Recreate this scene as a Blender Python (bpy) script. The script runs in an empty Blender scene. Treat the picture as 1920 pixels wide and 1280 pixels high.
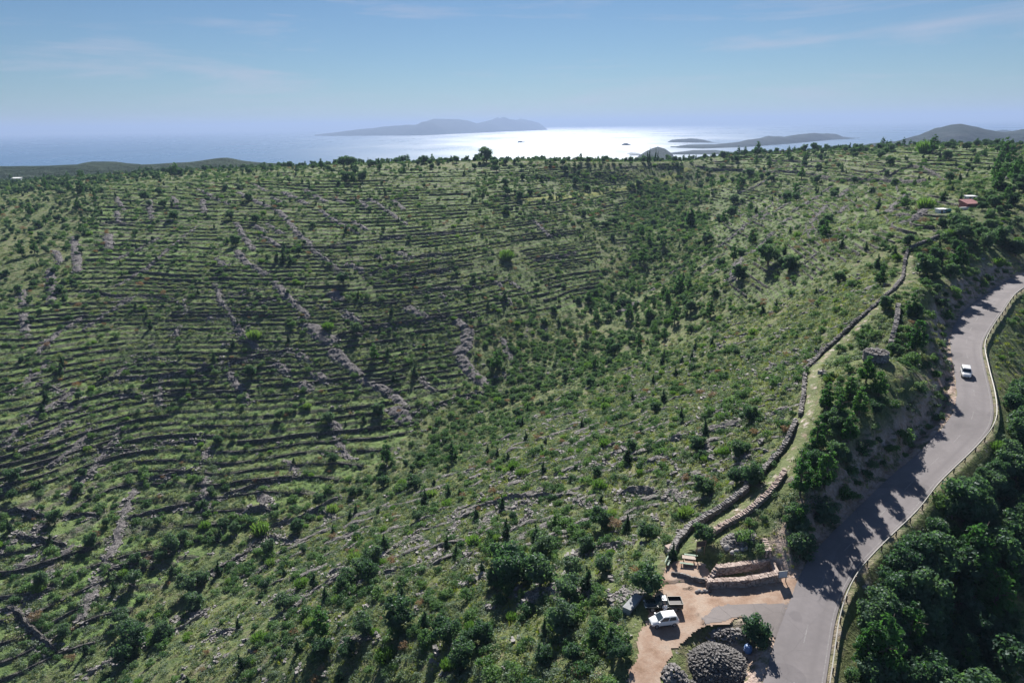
import bpy, bmesh, math, random
import numpy as np
from mathutils import Vector, Matrix
random.seed(7); rng = np.random.default_rng(7)
SC = bpy.context.scene; COL = SC.collection

# ------------------------------------------------------------------ camera
PITCH = math.radians(17.55); ROLL = 0.0141; FPX = 1280.0
Fv = np.array([0, math.cos(PITCH), -math.sin(PITCH)])
R0 = np.array([1., 0, 0]); U0 = np.array([0, math.sin(PITCH), math.cos(PITCH)])
Rv = math.cos(ROLL)*R0 - math.sin(ROLL)*U0; Uv = math.sin(ROLL)*R0 + math.cos(ROLL)*U0
cam_d = bpy.data.cameras.new('camera'); cam = bpy.data.objects.new('camera', cam_d); COL.objects.link(cam)
cam_d.sensor_width = 36; cam_d.lens = 24.0; cam_d.clip_start = 1.0; cam_d.clip_end = 120000
M4 = Matrix.Identity(4)
for i in range(3):
    M4[i][0] = Rv[i]; M4[i][1] = Uv[i]; M4[i][2] = -Fv[i]
cam.matrix_world = M4
SC.camera = cam

# ------------------------------------------------------------------ light
SUN_EL, SUN_AZ = 35.0, 4.0
SC.view_settings.view_transform = 'Standard'; SC.view_settings.look = 'None'
SC.view_settings.gamma = 1.0; SC.view_settings.use_curve_mapping = False
SC.view_settings.exposure = 1.0
W = bpy.data.worlds.new('World'); SC.world = W; W.use_nodes = True
nt = W.node_tree; nt.nodes.clear()
def N(nt, t, **kw):
    n = nt.nodes.new(t)
    for k, v in kw.items(): setattr(n, k, v)
    return n
wo = N(nt, 'ShaderNodeOutputWorld'); bg = N(nt, 'ShaderNodeBackground')
sky = N(nt, 'ShaderNodeTexSky', sky_type='NISHITA', sun_disc=False)
sky.sun_elevation = math.radians(SUN_EL); sky.sun_rotation = math.radians(SUN_AZ)
sky.altitude = 250; sky.air_density = 1.0; sky.dust_density = 0.1; sky.ozone_density = 1.5
bg.inputs['Strength'].default_value = 0.052
# thin cirrus over the whole sky
tc = N(nt, 'ShaderNodeTexCoord'); mp = N(nt, 'ShaderNodeMapping')
mp.inputs['Scale'].default_value = (1.5, 1.5, 15.0); mp.inputs['Rotation'].default_value = (0.0, -0.10, 0.0)
mp.inputs['Location'].default_value = (5.48, 0.2, 14.1)
nz = N(nt, 'ShaderNodeTexNoise'); nz.inputs['Scale'].default_value = 1.7; nz.inputs['Detail'].default_value = 7
nz.inputs['Roughness'].default_value = 0.62; nz.inputs['Distortion'].default_value = 0.5
cr = N(nt, 'ShaderNodeValToRGB'); cr.color_ramp.elements[0].position = 0.53; cr.color_ramp.elements[1].position = 0.78
cr.color_ramp.elements[1].color = (0.7, 0.7, 0.7, 1)
mxw = N(nt, 'ShaderNodeMix', data_type='RGBA'); mxw.inputs['B'].default_value = (15.5, 11.4, 10.6, 1)
L = nt.links.new
L(tc.outputs['Generated'], mp.inputs['Vector']); L(mp.outputs['Vector'], nz.inputs['Vector'])
L(nz.outputs['Fac'], cr.inputs['Fac']); L(cr.outputs['Color'], mxw.inputs['Factor'])
L(sky.outputs['Color'], mxw.inputs['A']); tint = N(nt, 'ShaderNodeMix', data_type='RGBA', blend_type='MULTIPLY'); tint.inputs['Factor'].default_value = 1.0
tint.inputs['B'].default_value = (0.355, 0.485, 0.62, 1)      # cool white balance of the whole sky
L(mxw.outputs['Result'], tint.inputs['A']); L(tint.outputs['Result'], bg.inputs['Color']); L(bg.outputs['Background'], wo.inputs['Surface'])
sd = bpy.data.lights.new('sun', 'SUN'); sun = bpy.data.objects.new('sun', sd); COL.objects.link(sun)
sd.energy = 4.9; sd.angle = math.radians(0.53); sd.color = (1.0, 0.955, 0.89)
_e, _a = math.radians(SUN_EL), math.radians(SUN_AZ)
sdir = Vector((math.sin(_a)*math.cos(_e), math.cos(_a)*math.cos(_e), math.sin(_e)))
sun.rotation_euler = (-sdir).to_track_quat('-Z', 'Y').to_euler()
SEA = -136.0

# ------------------------------------------------------------------ helpers
def tag(o, label=None, cat=None, group=None, kind=None):
    if label: o['label'] = label
    if cat: o['category'] = cat
    if group: o['group'] = group
    if kind: o['kind'] = kind
    return o
def link(o, parent=None):
    COL.objects.link(o)
    if parent is not None: o.parent = parent
    return o
def empty(name, loc=(0, 0, 0), rz=0):
    o = bpy.data.objects.new(name, None); o.empty_display_size = 0.3
    o.location = loc; o.rotation_euler = (0, 0, rz); return link(o)
def mesh_np(name, V, F, mat=None, smooth=False):
    """F: list of index arrays (n,k)"""
    me = bpy.data.meshes.new(name)
    V = np.ascontiguousarray(V, dtype=np.float32)
    if not isinstance(F, list): F = [F]
    F = [np.asarray(f, dtype=np.int32) for f in F if len(f)]
    nl = sum(f.size for f in F); nf = sum(len(f) for f in F)
    me.vertices.add(len(V)); me.vertices.foreach_set('co', V.ravel())
    me.loops.add(nl); me.loops.foreach_set('vertex_index', np.concatenate([f.ravel() for f in F]))
    me.polygons.add(nf)
    tot = np.concatenate([np.full(len(f), f.shape[1], np.int32) for f in F])
    st = np.concatenate([[0], np.cumsum(tot)[:-1]]).astype(np.int32)
    me.polygons.foreach_set('loop_start', st); me.polygons.foreach_set('loop_total', tot)
    me.polygons.foreach_set('use_smooth', np.full(nf, smooth, bool))
    me.update(calc_edges=True); me.validate()
    if mat: me.materials.append(mat)
    return me
def obj(name, me, parent=None, loc=None):
    o = bpy.data.objects.new(name, me)
    if loc is not None: o.location = loc
    return link(o, parent)
class MB:
    """collects shapes, gives ONE mesh"""
    def __init__(s): s.V = []; s.F = []; s.n = 0
    def add(s, V, F):
        s.V.append(np.asarray(V, float)); 
        for f in F: s.F.append([i+s.n for i in f])
        s.n += len(V)
    def box(s, c, d, rz=0, rx=0, jit=0):
        x, y, z = [q/2 for q in d]
        V = np.array([(-x,-y,-z),(x,-y,-z),(x,y,-z),(-x,y,-z),(-x,-y,z),(x,-y,z),(x,y,z),(-x,y,z)], float)
        if jit: V += rng.uniform(-jit, jit, V.shape)
        if rx:
            ca, sa = math.cos(rx), math.sin(rx); V = V @ np.array([[1,0,0],[0,ca,sa],[0,-sa,ca]])
        if rz:
            ca, sa = math.cos(rz), math.sin(rz); V = V @ np.array([[ca,sa,0],[-sa,ca,0],[0,0,1]])
        s.add(V+np.array(c), [(0,3,2,1),(4,5,6,7),(0,1,5,4),(1,2,6,5),(2,3,7,6),(3,0,4,7)])
    def tube(s, P, rad, n=6, cap=True):
        P = np.asarray(P, float); k = len(P)
        rad = np.full(k, rad) if np.isscalar(rad) else np.asarray(rad, float)
        V = []
        for i in range(k):
            t = P[min(i+1, k-1)]-P[max(i-1, 0)]; t /= np.linalg.norm(t)+1e-9
            a = np.cross(t, [0, 0, 1.0]);
            if np.linalg.norm(a) < 1e-3: a = np.array([1.0, 0, 0])
            a /= np.linalg.norm(a); b = np.cross(t, a)
            for j in range(n):
                q = 2*math.pi*j/n; V.append(P[i]+rad[i]*(math.cos(q)*a+math.sin(q)*b))
        F = []
        for i in range(k-1):
            for j in range(n):
                F.append((i*n+j, i*n+(j+1) % n, (i+1)*n+(j+1) % n, (i+1)*n+j))
        if cap: F.append(tuple(range(n))[::-1]); F.append(tuple((k-1)*n+j for j in range(n)))
        s.add(V, F)
    def mesh(s, name, mat, smooth=False):
        V = np.concatenate(s.V); by = {}
        for f in s.F: by.setdefault(len(f), []).append(f)
        return mesh_np(name, V, list(by.values()), mat, smooth)
    def build(s, name, mat, parent=None, smooth=False, loc=None):
        return obj(name, s.mesh(name, mat, smooth), parent, loc)

# value noise -----------------------------------------------------------
def _h(i, j, s):
    n = (i*374761393 + j*668265263 + s*362437) & 0xffffffff
    n = ((n ^ (n >> 13))*1274126177) & 0xffffffff
    return ((n ^ (n >> 16)) & 0xffff)/65535.0
def vn(x, y, s=0):
    x = np.asarray(x, float); y = np.asarray(y, float)
    i = np.floor(x).astype(np.int64); j = np.floor(y).astype(np.int64); fx = x-i; fy = y-j
    fx = fx*fx*(3-2*fx); fy = fy*fy*(3-2*fy)
    return ((_h(i,j,s)*(1-fx)+_h(i+1,j,s)*fx)*(1-fy)+(_h(i,j+1,s)*(1-fx)+_h(i+1,j+1,s)*fx)*fy)*2-1
def fbm(x, y, s=0, o=4):
    r = 0; a = 1.0
    for k in range(o): r = r+a*vn(np.asarray(x)*2**k, np.asarray(y)*2**k, s+k*17); a *= .5
    return r
# projection ------------------------------------------------------------
def ray(u, v):
    u = np.asarray(u, float); v = np.asarray(v, float)
    return Fv+((u-960)/FPX)[..., None]*Rv+((640-v)/FPX)[..., None]*Uv
def Pz(u, v, z):
    d = ray(u, v); return d*(np.asarray(z, float)/d[..., 2])[..., None]
def proj(P):
    P = np.asarray(P, float); w = P@Fv; w = np.where(w < 1, 1, w)
    return 960+FPX*(P@Rv)/w, 640-FPX*(P@Uv)/w
def inpoly(u, v, poly):
    u = np.asarray(u, float); v = np.asarray(v, float); c = np.zeros(u.shape, bool); n = len(poly)
    for i in range(n):
        x1, y1 = poly[i]; x2, y2 = poly[(i+1) % n]
        if y1 == y2: continue
        m = ((y1 > v) != (y2 > v)) & (u < (x2-x1)*(v-y1)/(y2-y1)+x1); c ^= m
    return c

# ------------------------------------------------------------------ terrain control points (pixel, height below the camera)
CP = [(100,1275,-114),(300,1150,-110),(470,1040,-107),(640,950,-104),(790,850,-101),(930,760,-97),(1050,640,-89),(1130,575,-84),(1200,520,-78),(1270,420,-64),(1300,350,-49),
(0,1250,-111),(0,1000,-103),(0,800,-90),(0,650,-79),(0,500,-64),(0,420,-55),(0,350,-47),
(200,900,-103),(200,700,-87),(200,550,-70),(200,430,-55),(200,350,-42),
(400,900,-103),(400,700,-88),(400,560,-71),(400,450,-57),(400,380,-45),(400,335,-38),
(600,800,-98),(600,650,-83),(600,520,-66),(600,420,-51),(600,350,-38),(600,318,-33),
(800,700,-92),(800,560,-74),(800,450,-57),(800,370,-43),(800,317,-31),
(1000,560,-79),(1000,450,-62),(1000,370,-45),(1000,308,-29.5),
(1100,480,-70),(1150,400,-57),(1150,340,-42),(1150,306,-30),(1250,303,-31),
(1400,500,-55),(1500,500,-49),(1600,500,-43),(1400,410,-52),(1500,400,-45),(1600,400,-39),(1700,400,-34),(1400,335,-40),(1500,335,-37),(1600,335,-34),(1750,335,-30),
(1400,293,-29),(1600,283,-24),(1750,275,-20),(1900,275,-20),(1850,330,-27),(1900,400,-33),(1860,380,-31),(1880,450,-38.5),
(1000,1000,-74),(800,1000,-88),(1000,850,-82),(1200,850,-69),(1200,700,-79),(1400,700,-62),(1400,600,-63),(1300,600,-72),(1500,600,-53),
(1200,1000,-66),(1000,1200,-69),(800,1200,-79),(600,1200,-90),(400,1200,-103),(300,1270,-104),(1100,1100,-65.5),(1150,1200,-62.6),
(1600,1150,-66),(1750,1000,-70),(1900,1200,-81),(1900,900,-73),(1900,700,-58),(1900,620,-52.5),(1750,1200,-74),
(2100,1000,-92),(2100,700,-72),(2150,520,-52),(2100,420,-36),(2100,300,-24),(2100,1300,-95),
(-250,1000,-104),(-250,700,-84),(-250,500,-66),(-250,400,-54),(-250,1250,-112),
(300,1450,-106),(900,1450,-74),(1250,1450,-63),(1700,1450,-70),(2000,1500,-90),(0,1450,-116),(600,1400,-92),
(1300,1030,-60.1),(1255,1045,-60.6),(1390,1035,-58.7),(1435,1010,-57.8),(1340,1000,-59.0),(1400,925,-56.8),(1470,850,-54.4),(1505,760,-51.8),(1520,690,-49.6),(1600,600,-45),(1650,668,-47.2),(1690,520,-40.5),(1700,480,-38),(1780,440,-34),
(1480,980,-56.2),(1550,900,-52.8),(1620,830,-50),(1680,760,-47.5),(1720,700,-45.6),(1740,620,-43),(1780,560,-40.8),(1560,1000,-55.8),
(1340,1230,-63.6),(1400,1260,-64.2),(1290,1300,-64)]
CP = np.array(CP, float)
CPW = Pz(CP[:, 0], CP[:, 1], CP[:, 2])
EXT = np.array([(-700,800,-52),(-450,1050,-52),(0,1000,-75),(250,1000,-70),(600,900,-45),(900,700,-45),(-900,500,-75),(-500,200,-105),(300,30,-105),(0,0,-78),(-200,20,-118),(100,0,-74)], float)
CPW = np.concatenate([CPW, EXT])
def tps_k(d2): return 0.5*d2*np.log(np.maximum(d2, 1e-9))
_S = 100.0
def tps_fit(P, lam):
    X = P[:, :2]/_S; n = len(X)
    d2 = ((X[:, None]-X[None])**2).sum(-1); A = np.zeros((n+3, n+3))
    A[:n, :n] = tps_k(d2)+lam*np.eye(n); A[:n, n] = 1; A[:n, n+1:] = X; A[n, :n] = 1; A[n+1:, :n] = X.T
    return np.linalg.solve(A, np.concatenate([P[:, 2], np.zeros(3)]))
TW = tps_fit(CPW, 0.004); TX = CPW[:, :2]/_S
def base0(x, y):
    sh = np.shape(x); x = np.ravel(x)/_S; y = np.ravel(y)/_S; out = np.empty(len(x)); n = len(TX)
    for a in range(0, len(x), 60000):
        xs = x[a:a+60000]; ys = y[a:a+60000]
        d2 = (xs[:, None]-TX[None, :, 0])**2+(ys[:, None]-TX[None, :, 1])**2
        out[a:a+60000] = tps_k(d2)@TW[:n]+TW[n]+TW[n+1]*xs+TW[n+2]*ys
    out = out.reshape(sh); x = x.reshape(sh)*_S; y = y.reshape(sh)*_S
    r = np.hypot(x, y)
    k = np.clip((r-840)/380, 0, 1); k = k*k*(3-2*k)
    out = np.clip(out, -124, -12)
    out = out*(1-k)+k*(-85-np.clip(r-1100, 0, 900)*0.16)
    out = out+0.5*fbm(x/23, y/23, 3, 3)*np.clip(r/250, .15, 1)
    return np.maximum(out, SEA-2)

# corridors: road, parking place, stone path -----------------------------
RP = [(1360,1500,1490,1500,-63.2),(1395,1400,1515,1400,-62.5),(1437,1280,1541,1280,-61.8),(1466,1197,1553,1190,-61),(1487,1127,1568,1128,-60.2),(1517,1060,1600,1060,-59.2),(1577,994,1660,1000,-57.8),(1635,945,1712,941,-56.6),(1672,907,1742,906,-55.7),(1722,862,1788,862,-54.5),(1755,829,1822,828,-53.6),(1790,787,1853,785,-52.3),(1797,740,1857,742,-51),(1793,690,1842,688,-49.8),(1788,647,1835,645,-48.7),(1798,616,1845,612,-47.9),(1824,581,1870,578,-46.9),(1856,550,1899,551,-46),(1890,527,1927,536,-45.3),(1930,510,1968,520,-44.8),(2000,490,2050,503,-44),(2110,470,2180,480,-43)]
RP = np.array(RP, float)
RL = Pz(RP[:, 0], RP[:, 1], RP[:, 4]); RR = Pz(RP[:, 2], RP[:, 3], RP[:, 4])
def spline(P, step):
    P = np.asarray(P, float); n = len(P)
    out = []
    for i in range(n-1):
        p0 = P[max(i-1, 0)]; p1 = P[i]; p2 = P[i+1]; p3 = P[min(i+2, n-1)]
        k = max(1, int(np.linalg.norm((p2-p1)[:2])/step))
        for t in np.arange(k)/k:
            out.append(0.5*((2*p1)+(-p0+p2)*t+(2*p0-5*p1+4*p2-p3)*t*t+(-p0+3*p1-3*p2+p3)*t**3))
    out.append(P[-1]); return np.array(out)
RC = spline(np.concatenate([(RL+RR)/2, np.linalg.norm(RL-RR, axis=1)[:, None]/2], 1), 1.0)   # x y z hw
_k = np.ones(9)/9
for _c in (2, 3): RC[4:-4, _c] = np.convolve(RC[:, _c], _k, 'same')[4:-4]
for _c in (0, 1): RC[2:-2, _c] = np.convolve(RC[:, _c], np.ones(5)/5, 'same')[2:-2]
LOT = np.array([(1510,1128,-60.35,3.5),(1430,1128,-60.6,3.6),(1350,1128,-60.8,3.4),(1285,1120,-61.0,4.2),(1240,1165,-61.25,3.2),(1215,1240,-61.6,2.6),(1195,1310,-62.1,2.3),(1170,1400,-62.8,2.2),(1130,1520,-64,2.2)], float)
LC = spline(np.concatenate([Pz(LOT[:, 0], LOT[:, 1], LOT[:, 2]), LOT[:, 3:]], 1), 1.0)
LOT2 = np.array([(1255,1075,-60.75,2.6),(1290,1068,-60.65,2.6),(1320,1066,-60.6,2.2)], float)
LC2 = spline(np.concatenate([Pz(LOT2[:, 0], LOT2[:, 1], LOT2[:, 2]), LOT2[:, 3:]], 1), 1.0)
BED = np.array([(1345,1083,-60.45,0.9),(1400,1080,-60.3,0.9),(1445,1073,-60.2,0.9)], float)
BC = spline(np.concatenate([Pz(BED[:, 0], BED[:, 1], BED[:, 2]), BED[:, 3:]], 1), 1.0)
def near_line(x, y, C):
    """distance, z, halfwidth, signed side of polyline C (x y z hw)"""
    x = np.ravel(x); y = np.ravel(y); bd = np.full(len(x), 1e9); bz = np.zeros(len(x)); bh = np.zeros(len(x)); bs = np.zeros(len(x))
    A = C[:-1]; B = C[1:]
    for a in range(0, len(x), 20000):
        xs = x[a:a+20000, None]; ys = y[a:a+20000, None]
        ex = (B-A)[None, :, 0]; ey = (B-A)[None, :, 1]; l2 = ex*ex+ey*ey+1e-9
        t = np.clip(((xs-A[None, :, 0])*ex+(ys-A[None, :, 1])*ey)/l2, 0, 1)
        dx = xs-(A[None, :, 0]+t*ex); dy = ys-(A[None, :, 1]+t*ey); d2 = dx*dx+dy*dy
        k = d2.argmin(1); q = np.arange(len(k)); tt = t[q, k]
        bd[a:a+20000] = np.sqrt(d2[q, k]); bz[a:a+20000] = A[k, 2]+tt*(B[k, 2]-A[k, 2]); bh[a:a+20000] = A[k, 3]+tt*(B[k, 3]-A[k, 3])
        bs[a:a+20000] = np.sign(ex[0, k]*dy[q, k]-ey[0, k]*dx[q, k])
    return bd, bz, bh, bs
def corridor(x, y, z, C, pad, up, down, sink=0.08, m=30):
    sh = x.shape; x = x.ravel(); y = y.ravel(); z = z.ravel().copy()
    near = (x > C[:, 0].min()-m) & (x < C[:, 0].max()+m) & (y > C[:, 1].min()-m) & (y < C[:, 1].max()+m)
    i = np.nonzero(near)[0]
    if len(i):
        d, cz, hw, s = near_line(x[i], y[i], C); e = np.maximum(d-hw-pad, 0)
        e2 = np.maximum(e-0, 0)
        hi = cz-sink+e2*up*(1+0.25*vn(x[i]/2.3, y[i]/2.3, 5)); lo = cz-sink-e2*down
        ok = d < m
        z[i] = np.where(ok, np.minimum(np.maximum(z[i], lo), hi), z[i])
    return z.reshape(sh)
ZT_LEFT = [(-60,620),(60,560),(150,500),(170,345),(560,322),(900,318),(1010,322),(1080,345),(990,372),(1040,395),(1120,440),(1140,520),(1090,575),(940,600),(890,640),(870,720),(800,770),(730,860),(620,915),(480,990),(330,1060),(160,1240),(-60,1330)]
ZT_MID = [(1000,378),(1180,352),(1215,370),(1240,470),(1180,470),(1100,420)]
ZT_RIGHT = [(1330,350),(1560,345),(1720,350),(1800,375),(1830,400),(1740,440),(1640,470),(1560,500),(1440,580),(1360,560),(1420,470),(1340,470)]
ZT_TOP = [(1300,308),(1420,285),(1700,268),(1920,275),(1920,330),(1720,348),(1560,342)]
ZT_CREST = [(960,306),(1280,308),(1280,325),(1180,345),(1000,372),(900,345)]
ZT_FORE = [(1480,560),(1320,640),(1100,720),(960,790),(860,880),(620,960),(330,1130),(420,1100),(760,1100),(880,1060),(1180,1000),(1250,1000),(1390,910),(1470,800),(1500,700),(1650,560),(1660,500)]
def cells(x, y, S, seed):
    i = np.floor(x/S).astype(np.int64); j = np.floor(y/S).astype(np.int64); bd = np.full(np.shape(x), 1e9); bi = np.zeros(np.shape(x))
    for a in (-1, 0, 1):
        for b in (-1, 0, 1):
            cx = (i+a+_h(i+a, j+b, seed))*S; cy = (j+b+_h(i+a, j+b, seed+1))*S; d = (cx-x)**2+((cy-y)*.8)**2
            m = d < bd; bd = np.where(m, d, bd); bi = np.where(m, _h(i+a, j+b, seed+2), bi)
    return bi
DZ = 1.08
def zone_mask(x, y, z):
    u, v = proj(np.stack([x, y, z], -1)); q = np.hypot(x, y)
    u = u+14*vn(x/14, y/14, 31); v = v+8*vn(x/14, y/14, 32)
    m = np.zeros(np.shape(x)); f = np.zeros(np.shape(x))
    for p in (ZT_LEFT, ZT_MID, ZT_RIGHT, ZT_TOP, ZT_CREST): m = np.maximum(m, inpoly(u, v, p)*1.0)
    f = inpoly(u, v, ZT_FORE)*1.0
    return m, f*(1-m)
def terr(x, y, b):
    """terraced height, and where in its step each point is"""
    m, f = zone_mask(x, y, b)
    ce = cells(x, y, 85., 41); off = ce*DZ+0.16*vn(x/19, y/19, 8)
    g = (b+off+.5*vn((b+off)/2.9, ce*77., 9))/DZ; k = np.floor(g); t = g-k
    s = np.clip((t-0.76)/0.24, 0, 1); s = s*s*(3-2*s)
    zt = b+DZ*(0.14*np.clip(t/.76, 0, 1)+0.86*s-t)
    a = m*0.78
    return b+a*(zt-b), m, f, t

# ------------------------------------------------------------------ terrain grid: rings round the hill's viewpoint, finer where near
rr = [26.0]
while rr[-1] < 2600:
    q = rr[-1]; rr.append(q+(np.clip(q*.0027, .24, 1.25) if q < 560 else q*.0085))
rr = np.array(rr)
az = np.radians(np.concatenate([np.linspace(-85, -49, 24)[:-1], np.linspace(-49, 49, 640), np.linspace(49, 85, 24)[1:]]))
GA, GR = np.meshgrid(az, rr)
GX = GR*np.sin(GA); GY = GR*np.cos(GA)
BZ = base0(GX, GY)
GZ, TM, FM, TT = terr(GX, GY, BZ)
GZ = GZ+0.16*fbm(GX/3.1, GY/3.1, 11, 2)*np.clip(GR/200, .3, 1)
ROADS = [(RC, 1.0, 1.25, 0.75), (LC, 0.3, 0.9, 0.5), (LC2, .1, 1.0, .6), (BC, .1, 2.4, .8)]
for C, pad, up, dn in ROADS[1:]+ROADS[:1]: GZ = corridor(GX, GY, GZ, C, pad, up, dn)
def lotz(x, y):
    z = np.zeros(np.shape(x)).ravel(); bw = np.full(z.shape, 1e9)
    for C in (LC, LC2):
        d, cz, hw_, s = near_line(x, y, C); e = d-hw_; m = e < bw; bw = np.where(m, e, bw); z = np.where(m, cz, z)
    d, cz, hw_, s = near_line(x, y, RC); w = np.clip(1-(d-hw_)/5., 0, 1); w = w*w*(3-2*w)
    return (z*(1-w)+(cz-.06*(d < hw_+.1))*w).reshape(np.shape(x))
_dl = near_line(GX, GY, LC); _i = np.nonzero((_dl[0] < _dl[2]+.8) & (GR.ravel() < 130))[0]
_g = GZ.ravel().copy(); _g[_i] = np.minimum(_g[_i], lotz(GX.ravel()[_i], GY.ravel()[_i])-.08); GZ = _g.reshape(GZ.shape)
SKY_UV = [(-400,322),(0,314),(200,313),(400,316),(560,313),(640,309),(780,306),(900,303),(1000,302),(1100,304),(1200,304),(1290,303),(1330,297),(1400,291),(1500,285),(1600,279),(1700,272),(1800,270),(1920,272),(2200,268)]
_d = ray([q[0] for q in SKY_UV], [q[1] for q in SKY_UV]); _az = np.arctan2(_d[:, 0], _d[:, 1]); _el = _d[:, 2]/np.hypot(_d[:, 0], _d[:, 1])
_lim = GR*np.interp(GA, _az, _el); _w = np.clip((GR-380)/200, 0, 1)
_ex = np.maximum(GZ-_lim, 0)*_w; GZ = GZ-_ex
GZ = np.maximum(GZ, SEA-2)
def _samp(A, x, y):
    r = np.hypot(x, y); a = np.arctan2(x, y)
    i = np.clip(np.searchsorted(rr, r)-1, 0, len(rr)-2); j = np.clip(np.searchsorted(az, a)-1, 0, len(az)-2)
    f = np.clip((r-rr[i])/(rr[i+1]-rr[i]), 0, 1); g = np.clip((a-az[j])/(az[j+1]-az[j]), 0, 1)
    return (A[i, j]*(1-g)+A[i, j+1]*g)*(1-f)+(A[i+1, j]*(1-g)+A[i+1, j+1]*g)*f
def H(x, y): return _samp(GZ, np.asarray(x, float), np.asarray(y, float))
HOR = np.maximum.accumulate(GZ/GR, axis=0)
def visible(x, y, z, tol=0.0015):
    r = np.hypot(x, y); a = np.arctan2(x, y)
    i = np.clip(np.searchsorted(rr, r)-3, 0, len(rr)-1); j = np.clip(np.searchsorted(az, a)-1, 0, len(az)-2)
    return z/r >= HOR[i, j]-tol
_ts = np.concatenate([np.arange(30, 400, .35), np.geomspace(400, 2400, 1400)])
def ground(u, v):
    """the place on the ground seen at a pixel"""
    u = np.atleast_1d(np.asarray(u, float)); v = np.atleast_1d(np.asarray(v, float)); out = []
    for a, b in zip(u, v):
        d = ray(a, b); d = d/np.hypot(d[0], d[1]); P = _ts[:, None]*d[None]
        df = P[:, 2]-H(P[:, 0], P[:, 1]); k = np.nonzero(df < 0)[0]
        if len(k) == 0: k = np.argmin(np.where(_ts > 300, df/_ts, 9)); q = P[k]
        else:
            k = k[0]; q = P[k]
            if k > 0:
                w = df[k-1]/(df[k-1]-df[k]); q = P[k-1]*(1-w)+P[k]*w
        out.append((q[0], q[1], float(H(q[0], q[1]))))
    return np.array(out)

# ------------------------------------------------------------------ materials
def new_mat(name):
    m = bpy.data.materials.new(name); m.use_nodes = True; t = m.node_tree; t.nodes.clear()
    o = N(t, 'ShaderNodeOutputMaterial'); return m, t, o
def ramp(t, fac, stops, interp='LINEAR'):
    r = N(t, 'ShaderNodeValToRGB'); e = r.color_ramp; e.interpolation = interp
    while len(e.elements) < len(stops): e.elements.new(0.5)
    for k, (p, c) in enumerate(stops):
        e.elements[k].position = p; e.elements[k].color = (c[0], c[1], c[2], 1)
    t.links.new(fac, r.inputs['Fac']); return r.outputs['Color']
def noise(t, scale, detail=5, rough=.55, vec=None, out='Fac'):
    n = N(t, 'ShaderNodeTexNoise'); n.inputs['Scale'].default_value = scale; n.inputs['Detail'].default_value = detail
    n.inputs['Roughness'].default_value = rough
    if vec is not None: t.links.new(vec, n.inputs['Vector'])
    return n.outputs[out]
def world_pos(t): return N(t, 'ShaderNodeNewGeometry').outputs['Position']
def obj_pos(t): return N(t, 'ShaderNodeTexCoord').outputs['Object']
def mix(t, fac, a, b, mode='MIX'):
    m = N(t, 'ShaderNodeMix', data_type='RGBA', blend_type=mode)
    for sock, val in (('Factor', fac), ('A', a), ('B', b)):
        if hasattr(val, 'is_linked') or hasattr(val, 'links'): t.links.new(val, m.inputs[sock])
        elif sock == 'Factor': m.inputs[0].default_value = val
        else: m.inputs[sock].default_value = (val[0], val[1], val[2], 1)
    return m.outputs['Result']
def mth(t, op, a, b=None, c=None, clamp=False):
    m = N(t, 'ShaderNodeMath', operation=op, use_clamp=clamp)
    for k, v in enumerate((a, b, c)):
        if v is None: continue
        if hasattr(v, 'links'): t.links.new(v, m.inputs[k])
        else: m.inputs[k].default_value = v
    return m.outputs[0]
def bump(t, h, strength=.5, dist=.1):
    b = N(t, 'ShaderNodeBump'); b.inputs['Strength'].default_value = strength; b.inputs['Distance'].default_value = dist
    t.links.new(h, b.inputs['Height']); return b.outputs['Normal']
def principled(t, o, col, rough=.8, normal=None, metal=0, spec=.3):
    p = N(t, 'ShaderNodeBsdfPrincipled')
    if hasattr(col, 'links'): t.links.new(col, p.inputs['Base Color'])
    else: p.inputs['Base Color'].default_value = (*col, 1)
    p.inputs['Roughness'].default_value = rough; p.inputs['Metallic'].default_value = metal
    p.inputs['Specular IOR Level'].default_value = spec
    if normal is not None: t.links.new(normal, p.inputs['Normal'])
    t.links.new(p.outputs[0], o.inputs['Surface']); return p
def plain(name, col, rough=.6, metal=0, var=.12, scale=6, spec=.4):
    m, t, o = new_mat(name); P = obj_pos(t)
    a = tuple(c*(1-var) for c in col); b = tuple(min(1, c*(1+var)) for c in col)
    principled(t, o, ramp(t, noise(t, scale, 4, .6, P), [(.3, a), (.7, b)]), rough, None, metal, spec); return m

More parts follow.
